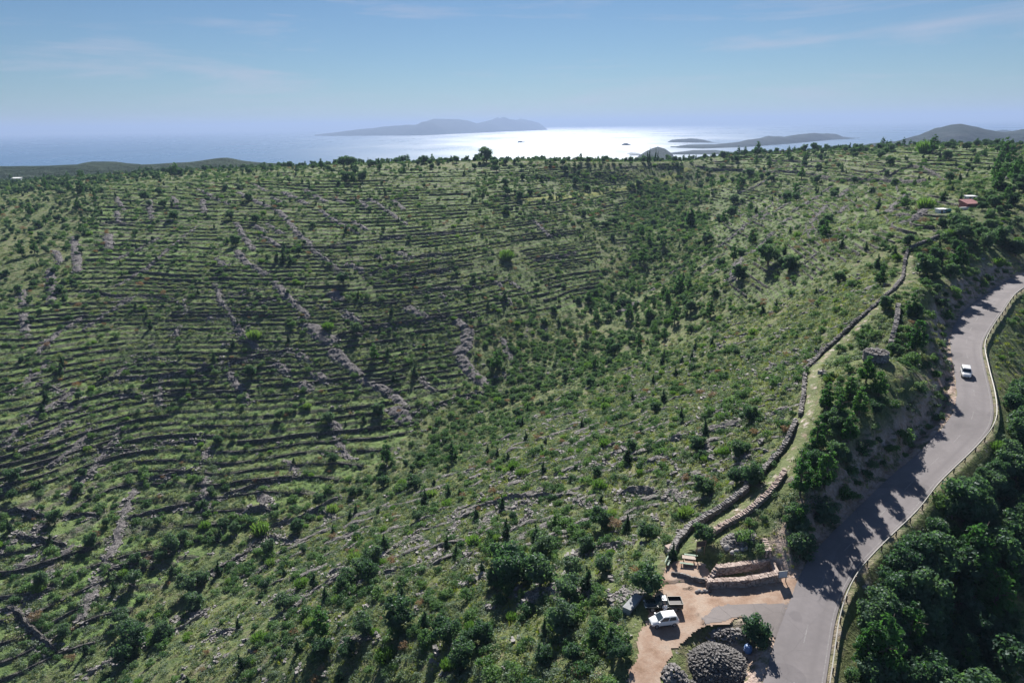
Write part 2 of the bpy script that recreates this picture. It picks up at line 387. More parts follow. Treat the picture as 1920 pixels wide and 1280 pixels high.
def mat_ground():
    m, t, o = new_mat('ground'); P = world_pos(t)
    at = N(t, 'ShaderNodeAttribute', attribute_name='cover'); sep = N(t, 'ShaderNodeSeparateColor'); t.links.new(at.outputs['Color'], sep.inputs[0])
    tread, riser, bank = sep.outputs[0], sep.outputs[1], sep.outputs[2]
    n1 = noise(t, .045, 6, .6, P); n2 = noise(t, .35, 5, .65, P); n3 = noise(t, 2.2, 4, .7, P)
    scrub = ramp(t, n2, [(.30, (.062,.094,.047)), (.43, (.098,.139,.058)), (.52, (.146,.187,.073)), (.62, (.146,.149,.089)), (.74, (.213,.216,.204))])
    dry = ramp(t, n2, [(.3, (.093,.125,.058)), (.5, (.178,.201,.084)), (.62, (.187,.167,.104)), (.74, (.266,.268,.256))])
    base = mix(t, ramp(t, n1, [(.42, (0,0,0)), (.62, (1,1,1))]), scrub, dry)
    grass = ramp(t, noise(t, .5, 6, .7, P), [(.30, (.056,.100,.043)), (.42, (.109,.182,.060)), (.58, (.178,.272,.082)), (.74, (.186,.195,.113))])
    grass = mix(t, ramp(t, n1, [(.40, (.15,.15,.15)), (.60, (1,1,1))]), mix(t, .35, scrub, grass), grass)
    stone = ramp(t, n3, [(.3, (.075,.070,.068)), (.55, (.17,.155,.15)), (.75, (.27,.25,.24))])
    rock = ramp(t, noise(t, .7, 8, .72, P), [(.25, (.14,.11,.08)), (.42, (.38,.28,.22)), (.58, (.50,.40,.35)), (.75, (.28,.18,.13))])
    c = mix(t, tread, base, grass); c = mix(t, riser, c, stone)
    bk = mth(t, 'MULTIPLY', bank, ramp(t, n2, [(.36, (.1,.1,.1)), (.46, (1,1,1))]))
    c = mix(t, bk, c, rock)
    spk = mth(t, 'GREATER_THAN', noise(t, 1.3, 3, .6, P), .66)
    c = mix(t, mth(t, 'MULTIPLY', spk, mth(t, 'SUBTRACT', .75, tread, clamp=True)), c, (.31, .295, .28))
    c = mix(t, .55, c, ramp(t, n3, [(.3, (.45,.45,.45)), (.7, (1.25,1.25,1.25))]), 'MULTIPLY')
    h = mth(t, 'ADD', mth(t, 'MULTIPLY', n2, 1.0), mth(t, 'MULTIPLY', n3, .35))
    principled(t, o, c, .95, bump(t, h, .9, .9), 0, .1); return m
def mat_stone(name, lo, mid, hi, scale=2.4, bs=.8):
    m, t, o = new_mat(name); P = world_pos(t)
    v = N(t, 'ShaderNodeTexVoronoi'); v.inputs['Scale'].default_value = scale; v.inputs['Randomness'].default_value = 1; t.links.new(P, v.inputs['Vector'])
    sp = N(t, 'ShaderNodeSeparateColor'); t.links.new(v.outputs['Color'], sp.inputs[0])
    c = ramp(t, sp.outputs[0], [(0, lo), (.5, mid), (1, hi)])
    v2 = N(t, 'ShaderNodeTexVoronoi', feature='DISTANCE_TO_EDGE'); v2.inputs['Scale'].default_value = scale; t.links.new(P, v2.inputs['Vector'])
    gap = ramp(t, v2.outputs['Distance'], [(.01, (.28,.27,.26)), (.10, (1,1,1))])
    c = mix(t, 1.0, c, gap, 'MULTIPLY'); c = mix(t, .35, c, ramp(t, noise(t, .5, 4, .6, P), [(.35, (.55,.58,.5)), (.65, (1.1,1.08,1.05))]), 'MULTIPLY')
    h = mth(t, 'MINIMUM', v2.outputs['Distance'], .22)
    principled(t, o, c, .92, bump(t, h, bs, .5), 0, .15); return m
def mat_leaf(name, cols, trans=.35, tcol=None):
    m, t, o = new_mat(name)
    oi = N(t, 'ShaderNodeObjectInfo'); P = obj_pos(t)
    k = mth(t, 'ADD', mth(t, 'MULTIPLY', oi.outputs['Random'], .65), mth(t, 'MULTIPLY', noise(t, 1.6, 3, .6, P), .35))
    n = len(cols); c = ramp(t, k, [(.08+.8*i/(n-1), q) for i, q in enumerate(cols)])
    d = N(t, 'ShaderNodeBsdfDiffuse'); tr = N(t, 'ShaderNodeBsdfTranslucent'); ms = N(t, 'ShaderNodeMixShader')
    t.links.new(c, d.inputs['Color']); t.links.new(mix(t, 1.0, c, tcol or (1.15, 1.25, .6), 'MULTIPLY'), tr.inputs['Color'])
    ms.inputs[0].default_value = trans
    t.links.new(d.outputs[0], ms.inputs[1]); t.links.new(tr.outputs[0], ms.inputs[2])
    g = N(t, 'ShaderNodeBsdfGlossy'); g.inputs['Roughness'].default_value = .45; g.inputs['Color'].default_value = (.9, .95, 1, 1)
    m2 = N(t, 'ShaderNodeMixShader'); m2.inputs[0].default_value = .012
    t.links.new(ms.outputs[0], m2.inputs[1]); t.links.new(g.outputs[0], m2.inputs[2]); t.links.new(m2.outputs[0], o.inputs['Surface']); return m
MG = mat_ground()
M_WALL = mat_stone('dry_stone', (.075,.072,.07), (.14,.132,.13), (.24,.225,.22), 2.6)
M_HEAP = mat_stone('stone_rubble', (.125,.116,.122), (.215,.20,.206), (.33,.31,.312), 3.6)
M_PALE = mat_stone('pale_rubble', (.14,.131,.13), (.24,.225,.222), (.38,.36,.352), 3.6)
def mat_rock(name, a, b, c):
    m, t, o = new_mat(name); oi = N(t, 'ShaderNodeNewGeometry'); P = world_pos(t)
    k = mth(t, 'ADD', mth(t, 'MULTIPLY', oi.outputs['Random Per Island'], .7), mth(t, 'MULTIPLY', noise(t, 5, 4, .6, P), .3))
    principled(t, o, ramp(t, k, [(.1, a), (.5, b), (.9, c)]), .9, bump(t, noise(t, 9, 4, .6, P), .4, .05), 0, .2); return m
M_ROCK = mat_rock('limestone', (.12,.113,.11), (.215,.202,.195), (.34,.32,.31))
M_ROCKD = mat_rock('shaded_limestone', (.085,.082,.08), (.15,.142,.138), (.25,.238,.23))  # darker copy of the limestone: the stone mound's shade put into its colour
M_ROCKW = mat_rock('pinkish_limestone', (.24,.18,.155), (.38,.30,.26), (.52,.43,.38))
M_PINE = mat_leaf('pine_needles', [(.041,.112,.046), (.062,.155,.053), (.097,.211,.070)], .56)
M_OAK = mat_leaf('evergreen_leaves', [(.048,.107,.070), (.080,.152,.091), (.125,.197,.140)], .56)
M_JUN = mat_leaf('juniper_needles', [(.029,.076,.046), (.046,.102,.058), (.065,.125,.074)], .56)
M_SHR = mat_leaf('shrub_leaves', [(.049,.113,.056), (.081,.163,.072), (.134,.234,.087), (.152,.234,.151)], .46)
M_BRO = mat_leaf('broom_stems', [(.084,.172,.046), (.118,.218,.058), (.168,.250,.091)], .45)
M_AUT = mat_leaf('autumn_leaves', [(.22,.165,.11), (.29,.20,.11), (.25,.21,.155)], .38, (1.1, .95, .7)) if True else mat_leaf('autumn_leaves', [(.180,.102,.054), (.288,.162,.066), (.240,.180,.120)], .38, (1.2, .9, .55))
M_SCR = mat_leaf('scrub_leaves', [(.063,.109,.065), (.101,.161,.091), (.160,.224,.150), (.197,.250,.202), (.269,.312,.137), (.210,.198,.163)], .4)
M_GRS = mat_leaf('grass_blades', [(.11,.15,.030), (.17,.22,.045), (.24,.25,.075)], .5)
M_BARK = plain('bark', (.13,.10,.08), .9, 0, .3, 9)

# ------------------------------------------------------------------ ground sheet
nr, na = GX.shape
V = np.stack([GX, GY, GZ], -1).reshape(-1, 3)
ii, jj = np.meshgrid(np.arange(nr-1), np.arange(na-1), indexing='ij'); a = (ii*na+jj).ravel()
me = mesh_np('ground', V, np.stack([a, a+1, a+na+1, a+na], 1)[:, ::-1].copy(), MG, True)
ridx = np.clip((TT-.70)/.08, 0, 1)*np.clip((1.01-TT)/.02, 0, 1)
nzz = vn(GX/3, GY/3, 77)*.5+.5
tread = np.clip(TM*(1-ridx*.8), 0, 1)*np.clip(.72+.5*vn(GX/30, GY/30, 90), .12, 1)
riser = TM*ridx*.55
bd, bz, bh, bs = near_line(GX, GY, RC); bd = bd.reshape(GX.shape); bs = bs.reshape(GX.shape); bh = bh.reshape(GX.shape); bz = bz.reshape(GX.shape)
bank = ((bd > bh) & (bd < bh+6.) & (bs > 0) & (GZ-bz < 7.5)).astype(float)*np.clip((bh+6.-bd)/2., 0, 1)
bank = np.maximum(bank, ((bd > bh-.3) & (bd < bh+.9))*.35)
cov = np.stack([tread, riser, bank, np.ones_like(bank)], -1).reshape(-1, 4).astype(np.float32)
at = me.color_attributes.new('cover', 'FLOAT_COLOR', 'POINT'); at.data.foreach_set('color', cov.ravel())
tag(obj('ground', me), kind='structure')

# ------------------------------------------------------------------ sea
def mat_sea():
    m, t, o = new_mat('sea'); P = world_pos(t)
    mp = N(t, 'ShaderNodeMapping'); mp.inputs['Scale'].default_value = (.0016, .0007, .001); t.links.new(P, mp.inputs['Vector'])
    n = noise(t, 1.0, 6, .6, mp.outputs['Vector'])
    p = principled(t, o, (.03, .10, .20), .42, None, 0, .3)
    t.links.new(ramp(t, n, [(.35, (.25,.25,.25)), (.65, (.345,.345,.345))]), p.inputs['Roughness']); return m
ang = np.radians(np.linspace(0, 360, 145)[:-1]); rad = np.array([0.01, 800, 2000, 5000, 10000, 20000, 32000, 45000.])
Vs = np.array([[q*math.sin(b), q*math.cos(b), SEA] for q in rad for b in ang])
Fs = [[i*144+j, i*144+(j+1) % 144, (i+1)*144+(j+1) % 144, (i+1)*144+j] for i in range(len(rad)-1) for j in range(144)]
tag(obj('sea', mesh_np('sea', Vs, np.array(Fs)[:, ::-1].copy(), mat_sea())), kind='structure')

# ------------------------------------------------------------------ far land: islands and hills
def mat_far(name, cols, scale):
    m, t, o = new_mat(name); P = world_pos(t)
    principled(t, o, ramp(t, noise(t, scale, 7, .65, P), [(.35, cols[0]), (.55, cols[1]), (.7, cols[2])]), .95, bump(t, noise(t, scale*2, 6, .65, P), .6, 30), 0, .05); return m
M_FAR = mat_far('far_woods', [(.012,.026,.026), (.022,.038,.036), (.045,.056,.056)], .006)
M_NEARW = mat_far('wooded_hill', [(.016,.034,.020), (.028,.050,.030), (.050,.070,.045)], .03)
def far_land(name, label, cat, top, basev, depth, mat, seed, rough=.10, grp=None):
    """a ridge from its skyline; basev gives where its near shore meets the sea"""
    top = np.array(top, float); u = np.linspace(top[0, 0], top[-1, 0], 90); v = np.interp(u, top[:, 0], top[:, 1])
    if callable(basev): vb = basev(u)
    else: vb = np.interp(u, [b[0] for b in basev], [b[1] for b in basev])
    sh = Pz(u, vb, np.full(len(u), SEA)); D = np.hypot(sh[:, 0], sh[:, 1]); dr = sh[:, :2]/D[:, None]
    n = 18; s = np.linspace(0, 1, n); P = []
    d = ray(u, v); el = d[:, 2]/np.hypot(d[:, 0], d[:, 1]); zt = np.maximum(el*(D+depth*.5)-SEA, 1.0)
    for k, q in enumerate(s):
        dd = D+depth*q*(.35+.65*np.clip(zt/zt.max(), .1, 1))
        f = math.sin(math.pi*q)**.85
        w = dr*dd[:, None]; rg = 1+rough*(fbm(w[:, 0]/(depth*.18), w[:, 1]/(depth*.18), seed, 4)-.1)*(1 if .05 < q < .95 else 0)*(.25 if abs(q-.5) < .07 else 1)
        P.append(np.stack([w[:, 0], w[:, 1], SEA-1.5+(zt*(1+.5*(dd/(D+depth*.5)-1))+1.5)*f*rg], -1))
    P = np.concatenate(P); m = len(u); F = [[i*m+j, i*m+j+1, (i+1)*m+j+1, (i+1)*m+j] for i in range(n-1) for j in range(m-1)]
    o = obj(name, mesh_np(name, P, np.array(F), mat, True)); return tag(o, kind='structure')
far_land('island', '', '', [(590,252),(627,248),(660,244.5),(693,241.7),(720,238.5),(753,237),(783,234.3),(800,226.7),(813,222),(857,222),(877,225),(895,231.5),(913,226),(937,222.7),(957,223.3),(973,226),(983,224.3),(1000,228),(1013,233),(1026,242.5)], [(590,255.2),(627,255.5),(793,254),(870,250.5),(960,246.5),(1026,243.8)], 3500, M_FAR, 3, .25)
far_land('islet', '', '', [(1078,236.2),(1086,232.5),(1097,229.8),(1105,232.5),(1114,236)], [(1078,237.2),(1114,236.8)], 1500, M_FAR, 5)
far_land('islet', '', '', [(1165,271.5),(1169,269.3),(1174,268.3),(1179,270),(1184,272)], [(1165,272.8),(1184,272.8)], 60, M_FAR, 6)
far_land('islet', '', '', [(1176,287.6),(1183,286.8),(1192,287),(1200,287.8)], [(1176,288.8),(1200,288.8)], 80, M_FAR, 16)
far_land('island', '', '', [(1252,265.5),(1258,262.5),(1267,261.2),(1295,259.6),(1318,261.6),(1336,266),(1350,267)], [(1252,267.2),(1350,268)], 350, M_FAR, 7)
far_land('island', '', '', [(1257,276),(1275,271),(1290,269.5),(1338,269),(1382,265.5),(1417,259.6),(1437,256.4),(1469,256.4),(1496,251.7),(1528,249.7),(1568,251.7),(1580,255.6),(1612,258.6)], [(1257,277.5),(1320,279),(1400,276),(1480,270),(1560,262.5),(1612,260)], 900, M_FAR, 8)
far_land('coast', '', '', [(1180,291),(1262,285),(1300,282.5),(1340,282),(1400,286),(1460,292)], [(1180,293),(1270,290.5),(1400,290),(1460,293)], 500, M_FAR, 9)
far_land('hill', '', '', [(1165,305),(1184,298.5),(1203,287),(1220,278.5),(1231,275.2),(1245,279),(1256,285.5),(1269,298),(1290,310)], [(1165,327),(1290,327)], 700, M_FAR, 10)
far_land('hill', '', '', [(1570,275),(1595,271.5),(1627,265.5),(1675,261.6),(1714,251.7),(1742,241.8),(1770,235),(1789,233),(1805,235.8),(1833,243),(1873,248.5),(1896,245.7),(1920,243),(1990,238),(2080,250)], [(1570,310),(2080,300)], 1100, M_FAR, 11)
far_land('hill', '', '', [(1850,248),(1870,244.5),(1880,243.8),(1900,246),(1930,250)], [(1850,258),(1930,257)], 900, M_FAR, 12)
far_land('hill', '', '', [(-260,318),(0,309),(120,309),(260,308),(320,305),(380,302),(410,298.5),(445,294.8),(475,299),(510,303),(560,306),(640,312)], [(-260,470),(640,455)], 500, M_NEARW, 13, .06)

# ------------------------------------------------------------------ haze
hz, t_, o_ = new_mat('haze'); pv = N(t_, 'ShaderNodeVolumePrincipled'); pv.inputs['Density'].default_value = 0.000088
pv.inputs['Color'].default_value = (.38, .51, .78, 1); pv.inputs['Anisotropy'].default_value = 0.15
t_.links.new(pv.outputs[0], o_.inputs['Volume'])
b = MB(); b.box((0, 0, (SEA-4+250)/2), (96000, 96000, 250-SEA+4)); tag(b.build('haze', hz), kind='stuff')

# ------------------------------------------------------------------ road, apron, dirt, path
def mat_asphalt(name, c):
    m, t, o = new_mat(name); P = world_pos(t)
    n = noise(t, .12, 4, .6, P); n2 = noise(t, 1.3, 5, .7, P); n3 = noise(t, 30, 2, .6, P)
    col = ramp(t, n, [(.3, tuple(q*.84 for q in c)), (.7, tuple(q*1.12 for q in c))])
    col = mix(t, .5, col, ramp(t, n2, [(.3, (.82,.82,.82)), (.7, (1.14,1.13,1.12))]), 'MULTIPLY')
    vc = N(t, 'ShaderNodeTexVoronoi', feature='DISTANCE_TO_EDGE'); vc.inputs['Scale'].default_value = .22; t.links.new(mix(t, .25, P, noise(t, .8, 3, .6, P, 'Color'), 'ADD'), vc.inputs['Vector'])
    ck = ramp(t, vc.outputs['Distance'], [(.004, (.62,.62,.62)), (.012, (1,1,1))]); col = mix(t, ramp(t, noise(t, .05, 2, .5, P), [(.45, (0,0,0)), (.6, (.8,.8,.8))]), col, mix(t, 1.0, col, ck, 'MULTIPLY'))
    pt = ramp(t, noise(t, .16, 1, .3, P), [(.60, (1,1,1)), (.61, (.86,.86,.87))]); col = mix(t, 1.0, col, pt, 'MULTIPLY')
    at = N(t, 'ShaderNodeAttribute', attribute_name='wear'); col = mix(t, at.outputs['Fac'], col, tuple(q*.80 for q in c))
    principled(t, o, col, .85, bump(t, n3, .25, .02), 0, .3); return m
M_ASPH = mat_asphalt('asphalt', (.205,.188,.192))
tn = np.gradient(RC[:, :2], axis=0); tn /= np.linalg.norm(tn, axis=1)[:, None]; nn = np.stack([tn[:, 1], -tn[:, 0]], 1)   # to the right
def road_strip(offs_l, offs_r, k, lift, i0=0, i1=None):
    i1 = len(RC) if i1 is None else i1
    C = RC[i0:i1]; n_ = nn[i0:i1]; V = []
    for q in range(k+1):
        o_ = (offs_l+(offs_r-offs_l)*q/k) if np.isscalar(offs_l) else (offs_l[i0:i1]+(offs_r[i0:i1]-offs_l[i0:i1])*q/k)
        o_ = np.broadcast_to(o_, (len(C),))
        V.append(np.stack([C[:, 0]+n_[:, 0]*o_, C[:, 1]+n_[:, 1]*o_, C[:, 2]+lift+0*o_], -1))
    m = len(C); V = np.concatenate(V); F = [[q*m+j, (q+1)*m+j, (q+1)*m+j+1, q*m+j+1] for q in range(k) for j in range(m-1)]
    return V, np.array(F)
hw = RC[:, 3]
Vr, Fr = road_strip(-hw-.12*vn(np.arange(len(RC))/3., np.zeros(len(RC)), 3), hw, 12, 0.0)
me = mesh_np('road', Vr, Fr, M_ASPH, True)
wv = np.zeros(len(Vr)); m_ = len(RC)
for q in range(13):
    s_ = q/12*2-1; wv[q*m_:(q+1)*m_] = .75*max(math.exp(-((s_-.5)/.13)**2), .8*math.exp(-((s_+.45)/.15)**2))*(.5+.5*np.clip(.5+vn(np.arange(m_)/14., np.full(m_, s_*3), 4), 0, 1))
at = me.attributes.new('wear', 'FLOAT', 'POINT'); at.data.foreach_set('value', wv.astype(np.float32))
road = tag(obj('road', me), kind='structure')
M_LINE = plain('worn_paint', (.235,.222,.222), .8, 0, .25, 3)
for i0 in range(12, len(RC)-6, 9):
    Vd, Fd = road_strip(-.06, .06, 1, .006, i0, i0+4); obj('lane_dash', mesh_np('lane_dash', Vd, Fd, M_LINE), road)
Vd, Fd = road_strip(hw-.42, hw-.30, 1, .006); obj('edge_line', mesh_np('edge_line', Vd, Fd, M_LINE), road)
# guardrail on the outer edge
M_STEEL = plain('galvanised_steel', (.25,.245,.23), .6, .2, .15, 2)
M_POST = plain('rusty_post', (.20,.15,.12), .7, .3, .2, 4)
gr = tag(empty('guardrail', (float(RC[20, 0]+nn[20, 0]*(hw[20]+.5)), float(RC[20, 1]+nn[20, 1]*(hw[20]+.5)), float(RC[20, 2]))), 'pale galvanised guardrail along the outer edge of the winding road', 'guardrail')
GO = Vector(gr.location)
gx = np.stack([RC[:, 0]+nn[:, 0]*(hw+.45), RC[:, 1]+nn[:, 1]*(hw+.45), RC[:, 2]], 1)
prof = [(.06, .52), (.0, .57), (.0, .64), (.05, .68), (.0, .72), (.0, .80), (.06, .84), (.12, .84), (.12, .52)]
Vg = []; 
for k in range(len(gx)):
    for (a_, z_) in prof: Vg.append((gx[k, 0]-nn[k, 0]*(.10-a_)-GO.x, gx[k, 1]-nn[k, 1]*(.10-a_)-GO.y, gx[k, 2]+z_-GO.z))
np_ = len(prof); Fg = [[k*np_+j, k*np_+(j+1) % np_, (k+1)*np_+(j+1) % np_, (k+1)*np_+j] for k in range(len(gx)-1) for j in range(np_)]
obj('rail', mesh_np('rail', Vg, np.array(Fg), M_STEEL), gr)
pb = MB(); pb.box((0, 0, .3), (.12, .16, 1.1)); pm = pb.mesh('post', M_POST)
for k in range(2, len(gx)-2, 4):
    obj('post', pm, gr, (gx[k, 0]+nn[k, 0]*.1-GO.x, gx[k, 1]+nn[k, 1]*.1-GO.y, gx[k, 2]-GO.z))

def sheet(name, poly, mat, lift, step=.25, jit=.5, zf=None):
    """a draped sheet: the pixels of its outline are only used to find its place on the ground"""
    pu = np.array([p[0] for p in poly], float); pv_ = np.array([p[1] for p in poly], float)
    Q = Pz(pu, pv_, np.full(len(pu), -61.0))
    for _ in range(4): Q = Pz(pu, pv_, lotz(Q[:, 0], Q[:, 1]))
    x0, x1, y0, y1 = Q[:, 0].min()-1, Q[:, 0].max()+1, Q[:, 1].min()-1, Q[:, 1].max()+1
    xs = np.arange(x0, x1, step); ys = np.arange(y0, y1, step); X, Y = np.meshgrid(xs, ys)
    Xj = X+step*.0; Yj = Y
    Z = lotz(X, Y)+lift
    jx = jit*vn(X/.8, Y/.8, 51)+jit*vn(X/.3, Y/.3, 53)*.5; jy = jit*vn(X/.8, Y/.8, 52)
    ins = inpoly(X+jx, Y+jy, [(a_, b_) for a_, b_ in Q[:, :2]])
    n_, m_ = X.shape; f = ins[:-1, :-1] & ins[1:, :-1] & ins[:-1, 1:] & ins[1:, 1:]
    i_, j_ = np.nonzero(f); a_ = i_*m_+j_; F = np.stack([a_, a_+1, a_+m_+1, a_+m_], 1)
    used, inv = np.unique(F.ravel(), return_inverse=True)
    Vv = np.stack([X, Y, Z], -1).reshape(-1, 3)[used]
    return mesh_np(name, Vv, inv.reshape(-1, 4), mat, True)
def mat_dirt():
    m, t, o = new_mat('dirt'); P = world_pos(t)
    n = noise(t, .45, 6, .65, P); n2 = noise(t, 4, 5, .7, P)
    c = ramp(t, n, [(.28, (.25,.165,.115)), (.45, (.34,.24,.18)), (.6, (.40,.31,.245)), (.75, (.37,.31,.26))])
    c = mix(t, .5, c, ramp(t, n2, [(.3, (.72,.72,.72)), (.7, (1.18,1.16,1.15))]), 'MULTIPLY')
    principled(t, o, c, .95, bump(t, n2, .5, .08), 0, .1); return m
M_DIRT = mat_dirt()
DIRT = [(1150,1420),(1172,1290),(1178,1262),(1188,1238),(1196,1212),(1190,1195),(1205,1178),(1214,1150),(1222,1122),(1232,1095),(1246,1072),(1250,1058),(1262,1050),(1290,1046),(1318,1052),(1330,1066),(1336,1098),(1400,1096),(1458,1086),(1490,1082),(1510,1085),(1512,1110),(1498,1130),(1470,1150),(1400,1160),(1345,1172),(1318,1178),(1296,1192),(1268,1216),(1250,1245),(1238,1285),(1228,1420)]
tag(obj('dirt_track', sheet('dirt_track', DIRT, M_DIRT, 0.02, .25, .35)), kind='structure')
APRON = [(1312,1158),(1345,1134),(1400,1130),(1470,1131),(1505,1108),(1530,1100),(1520,1140),(1490,1190),(1468,1212),(1448,1192),(1420,1180),(1392,1157),(1352,1165),(1325,1170)]
tag(obj('pavement', sheet('pavement', APRON, mat_asphalt('old_asphalt', (.20,.178,.172)), 0.045, .2, .18)), kind='structure')
def drape(name, uv, w, mat, lift=.09, step=.5):
    G = ground([p[0] for p in uv], [p[1] for p in uv]); S_ = spline(G[:, :2], step)
    S_ = np.concatenate([S_, np.zeros((len(S_), 1))], 1)[:, :2]
    g_ = np.gradient(S_, axis=0); g_ /= np.linalg.norm(g_, axis=1)[:, None]+1e-9; k_ = np.stack([g_[:, 1], -g_[:, 0]], 1)
    V = []; n_ = 6
    ar = np.arange(len(S_))
    for q in range(n_+1):
        s_ = q/n_*2-1; ww = w/2*(1+.35*vn(ar/4., np.full(len(ar), s_), 61))
        x = S_[:, 0]+k_[:, 0]*ww*s_; y = S_[:, 1]+k_[:, 1]*ww*s_
        V.append(np.stack([x, y, H(x, y)+lift*(1-.8*abs(s_)**3)], -1))
    m_ = len(S_); F = [[q*m_+j, (q+1)*m_+j, (q+1)*m_+j+1, q*m_+j+1] for q in range(n_) for j in range(m_-1)]
    return mesh_np(name, np.concatenate(V), np.array(F), mat, True), S_
def mat_path():
    m, t, o = new_mat('stony_path'); P = world_pos(t)
    v = N(t, 'ShaderNodeTexVoronoi'); v.inputs['Scale'].default_value = 1.9; t.links.new(P, v.inputs['Vector'])
    sp = N(t, 'ShaderNodeSeparateColor'); t.links.new(v.outputs['Color'], sp.inputs[0])
    c = ramp(t, sp.outputs[0], [(0, (.17,.15,.10)), (.35, (.30,.23,.17)), (.7, (.42,.36,.31)), (1, (.52,.47,.43))])
    g = ramp(t, noise(t, .6, 5, .65, P), [(.36, (0,0,0)), (.50, (1,1,1))]); c = mix(t, g, c, (.14,.165,.075))
    principled(t, o, c, .95, bump(t, mth(t, 'ADD', v.outputs['Distance'], noise(t, 3, 4, .6, P)), .6, .2), 0, .1); return m
M_PATH = mat_path()
PATH_UV = [(1302,1034),(1330,1000),(1370,970),(1400,950),(1430,925),(1455,900),(1475,870),(1498,835),(1507,800),(1518,760),(1524,720),(1530,690),(1547,668),(1580,640),(1610,610),(1640,580),(1665,555),(1690,528),(1701,505),(1704,480)]
pm_, PATHXY = drape('path', PATH_UV, 1.9, M_PATH); tag(obj('path', pm_), kind='structure')
gm_, TRKXY = drape('grass_track', [(985,376),(1050,371),(1110,364),(1180,352),(1240,337),(1272,327),(1293,316)], 5.0, plain('track_grass', (.20,.22,.06), .95, 0, .25, .4, .1), .25, 2.0)
tag(obj('grass_track', gm_), kind='structure')

# ------------------------------------------------------------------ dry stone: terrace walls, stone ridges, path walls
def ribbon(P, nrm, zl, zt, thick, js):
    """a rough wall of real thickness along P; nrm points downhill"""
    n = len(P); prof = [(.18, 'l', -.35), (.08, 'm', 0), (0, 't', 0), (-.35*thick, 't', .10), (-thick, 't', 0), (-thick-.15, 'b', -.5)]
    V = []
    for (o_, kind, dz) in prof:
        z = {'l': zl, 'm': zl*.5+zt*.5, 't': zt, 'b': zt-.5}[kind]+dz
        V.append(np.stack([P[:, 0]+nrm[:, 0]*o_, P[:, 1]+nrm[:, 1]*o_, z], -1)+rng.uniform(-js, js, (n, 3)))
    k = len(prof); V = np.concatenate(V); F = [[q*n+j, q*n+j+1, (q+1)*n+j+1, (q+1)*n+j] for q in range(k-1) for j in range(n-1)]
    cap = [[q*n for q in range(k)], [q*n+n-1 for q in range(k)][::-1]]
    return V, np.array(F), np.array(cap)
# contour lines of the terraced slopes
cx = np.arange(-430, 360, 1.7); cy = np.arange(70, 800, 1.7); CXX, CYY = np.meshgrid(cx, cy)
CB = base0(CXX, CYY); cm, cf = zone_mask(CXX, CYY, CB)
_u, _v = proj(np.stack([CXX, CYY, CB], -1)); infr = (_u > -120) & (_u < 2040) & (_v > 240) & (_v < 1400)
bd_, _, bh_, _ = near_line(CXX, CYY, RC); rdm = (bd_ > bh_+9).reshape(CXX.shape)
bd_, _, bh_, _ = near_line(CXX, CYY, LC); rdm &= (bd_ > bh_+2).reshape(CXX.shape)
CC = cells(CXX, CYY, 85., 41); CO = CB+CC*DZ+0.16*vn(CXX/19, CYY/19, 8); CG = (CO+.5*vn(CO/2.9, CC*77., 9))/DZ+.20
act = (cm > .3) & infr & rdm
def contours(G, cell, act):
    n, m = G.shape; segs = {}; pts = {}
    fl = np.floor(G)
    def cross(a, b):
        (i, j), (k, l) = a, b; key = (a, b) if a < b else (b, a)
        if key not in pts:
            g0, g1 = G[a], G[b]; lv = max(fl[a], fl[b]); t = (lv-g0)/(g1-g0) if g1 != g0 else .5
            pts[key] = (cx[j]+(cx[l]-cx[j])*t, cy[i]+(cy[k]-cy[i])*t)
        return key
    A = act[:-1, :-1] & act[1:, 1:] & act[1:, :-1] & act[:-1, 1:]
    same = (cell[:-1, :-1] == cell[1:, 1:]) & (cell[:-1, :-1] == cell[1:, :-1]) & (cell[:-1, :-1] == cell[:-1, 1:])
    mx = np.maximum.reduce([fl[:-1, :-1], fl[1:, 1:], fl[1:, :-1], fl[:-1, 1:]]); mn = np.minimum.reduce([fl[:-1, :-1], fl[1:, 1:], fl[1:, :-1], fl[:-1, 1:]])
    I, J = np.nonzero(A & same & (mx-mn == 1))
    for i, j in zip(I.tolist(), J.tolist()):
        for tri in (((i, j), (i, j+1), (i+1, j+1)), ((i, j), (i+1, j+1), (i+1, j))):
            ks = []
            for q in range(3):
                a, b = tri[q], tri[(q+1) % 3]
                if fl[a] != fl[b]: ks.append(cross(a, b))
            if len(ks) == 2:
                segs.setdefault(ks[0], []).append(ks[1]); segs.setdefault(ks[1], []).append(ks[0])
    seen = set(); out = []
    ends = [k for k in segs if len(segs[k]) == 1]+list(segs)
    for k in ends:
        if k in seen: continue
        ch = [k]; seen.add(k); cur = k
        while True:
            nx = [q for q in segs[cur] if q not in seen]
            if not nx: break
            cur = nx[0]; seen.add(cur); ch.append(cur)
        if len(ch) > 5: out.append(np.array([pts[q] for q in ch]))
    return out
CH = contours(CG, CC, act)
def resample(P, step):
    d = np.concatenate([[0], np.cumsum(np.hypot(*np.diff(P, axis=0).T))])
    if d[-1] < step*2: return None
    t = np.linspace(0, d[-1], max(3, int(d[-1]/step)+1)); return np.stack([np.interp(t, d, P[:, 0]), np.interp(t, d, P[:, 1])], -1)
WALLS = []      # (score, zone, V, F, cap, centre, length)
WALLPTS = []
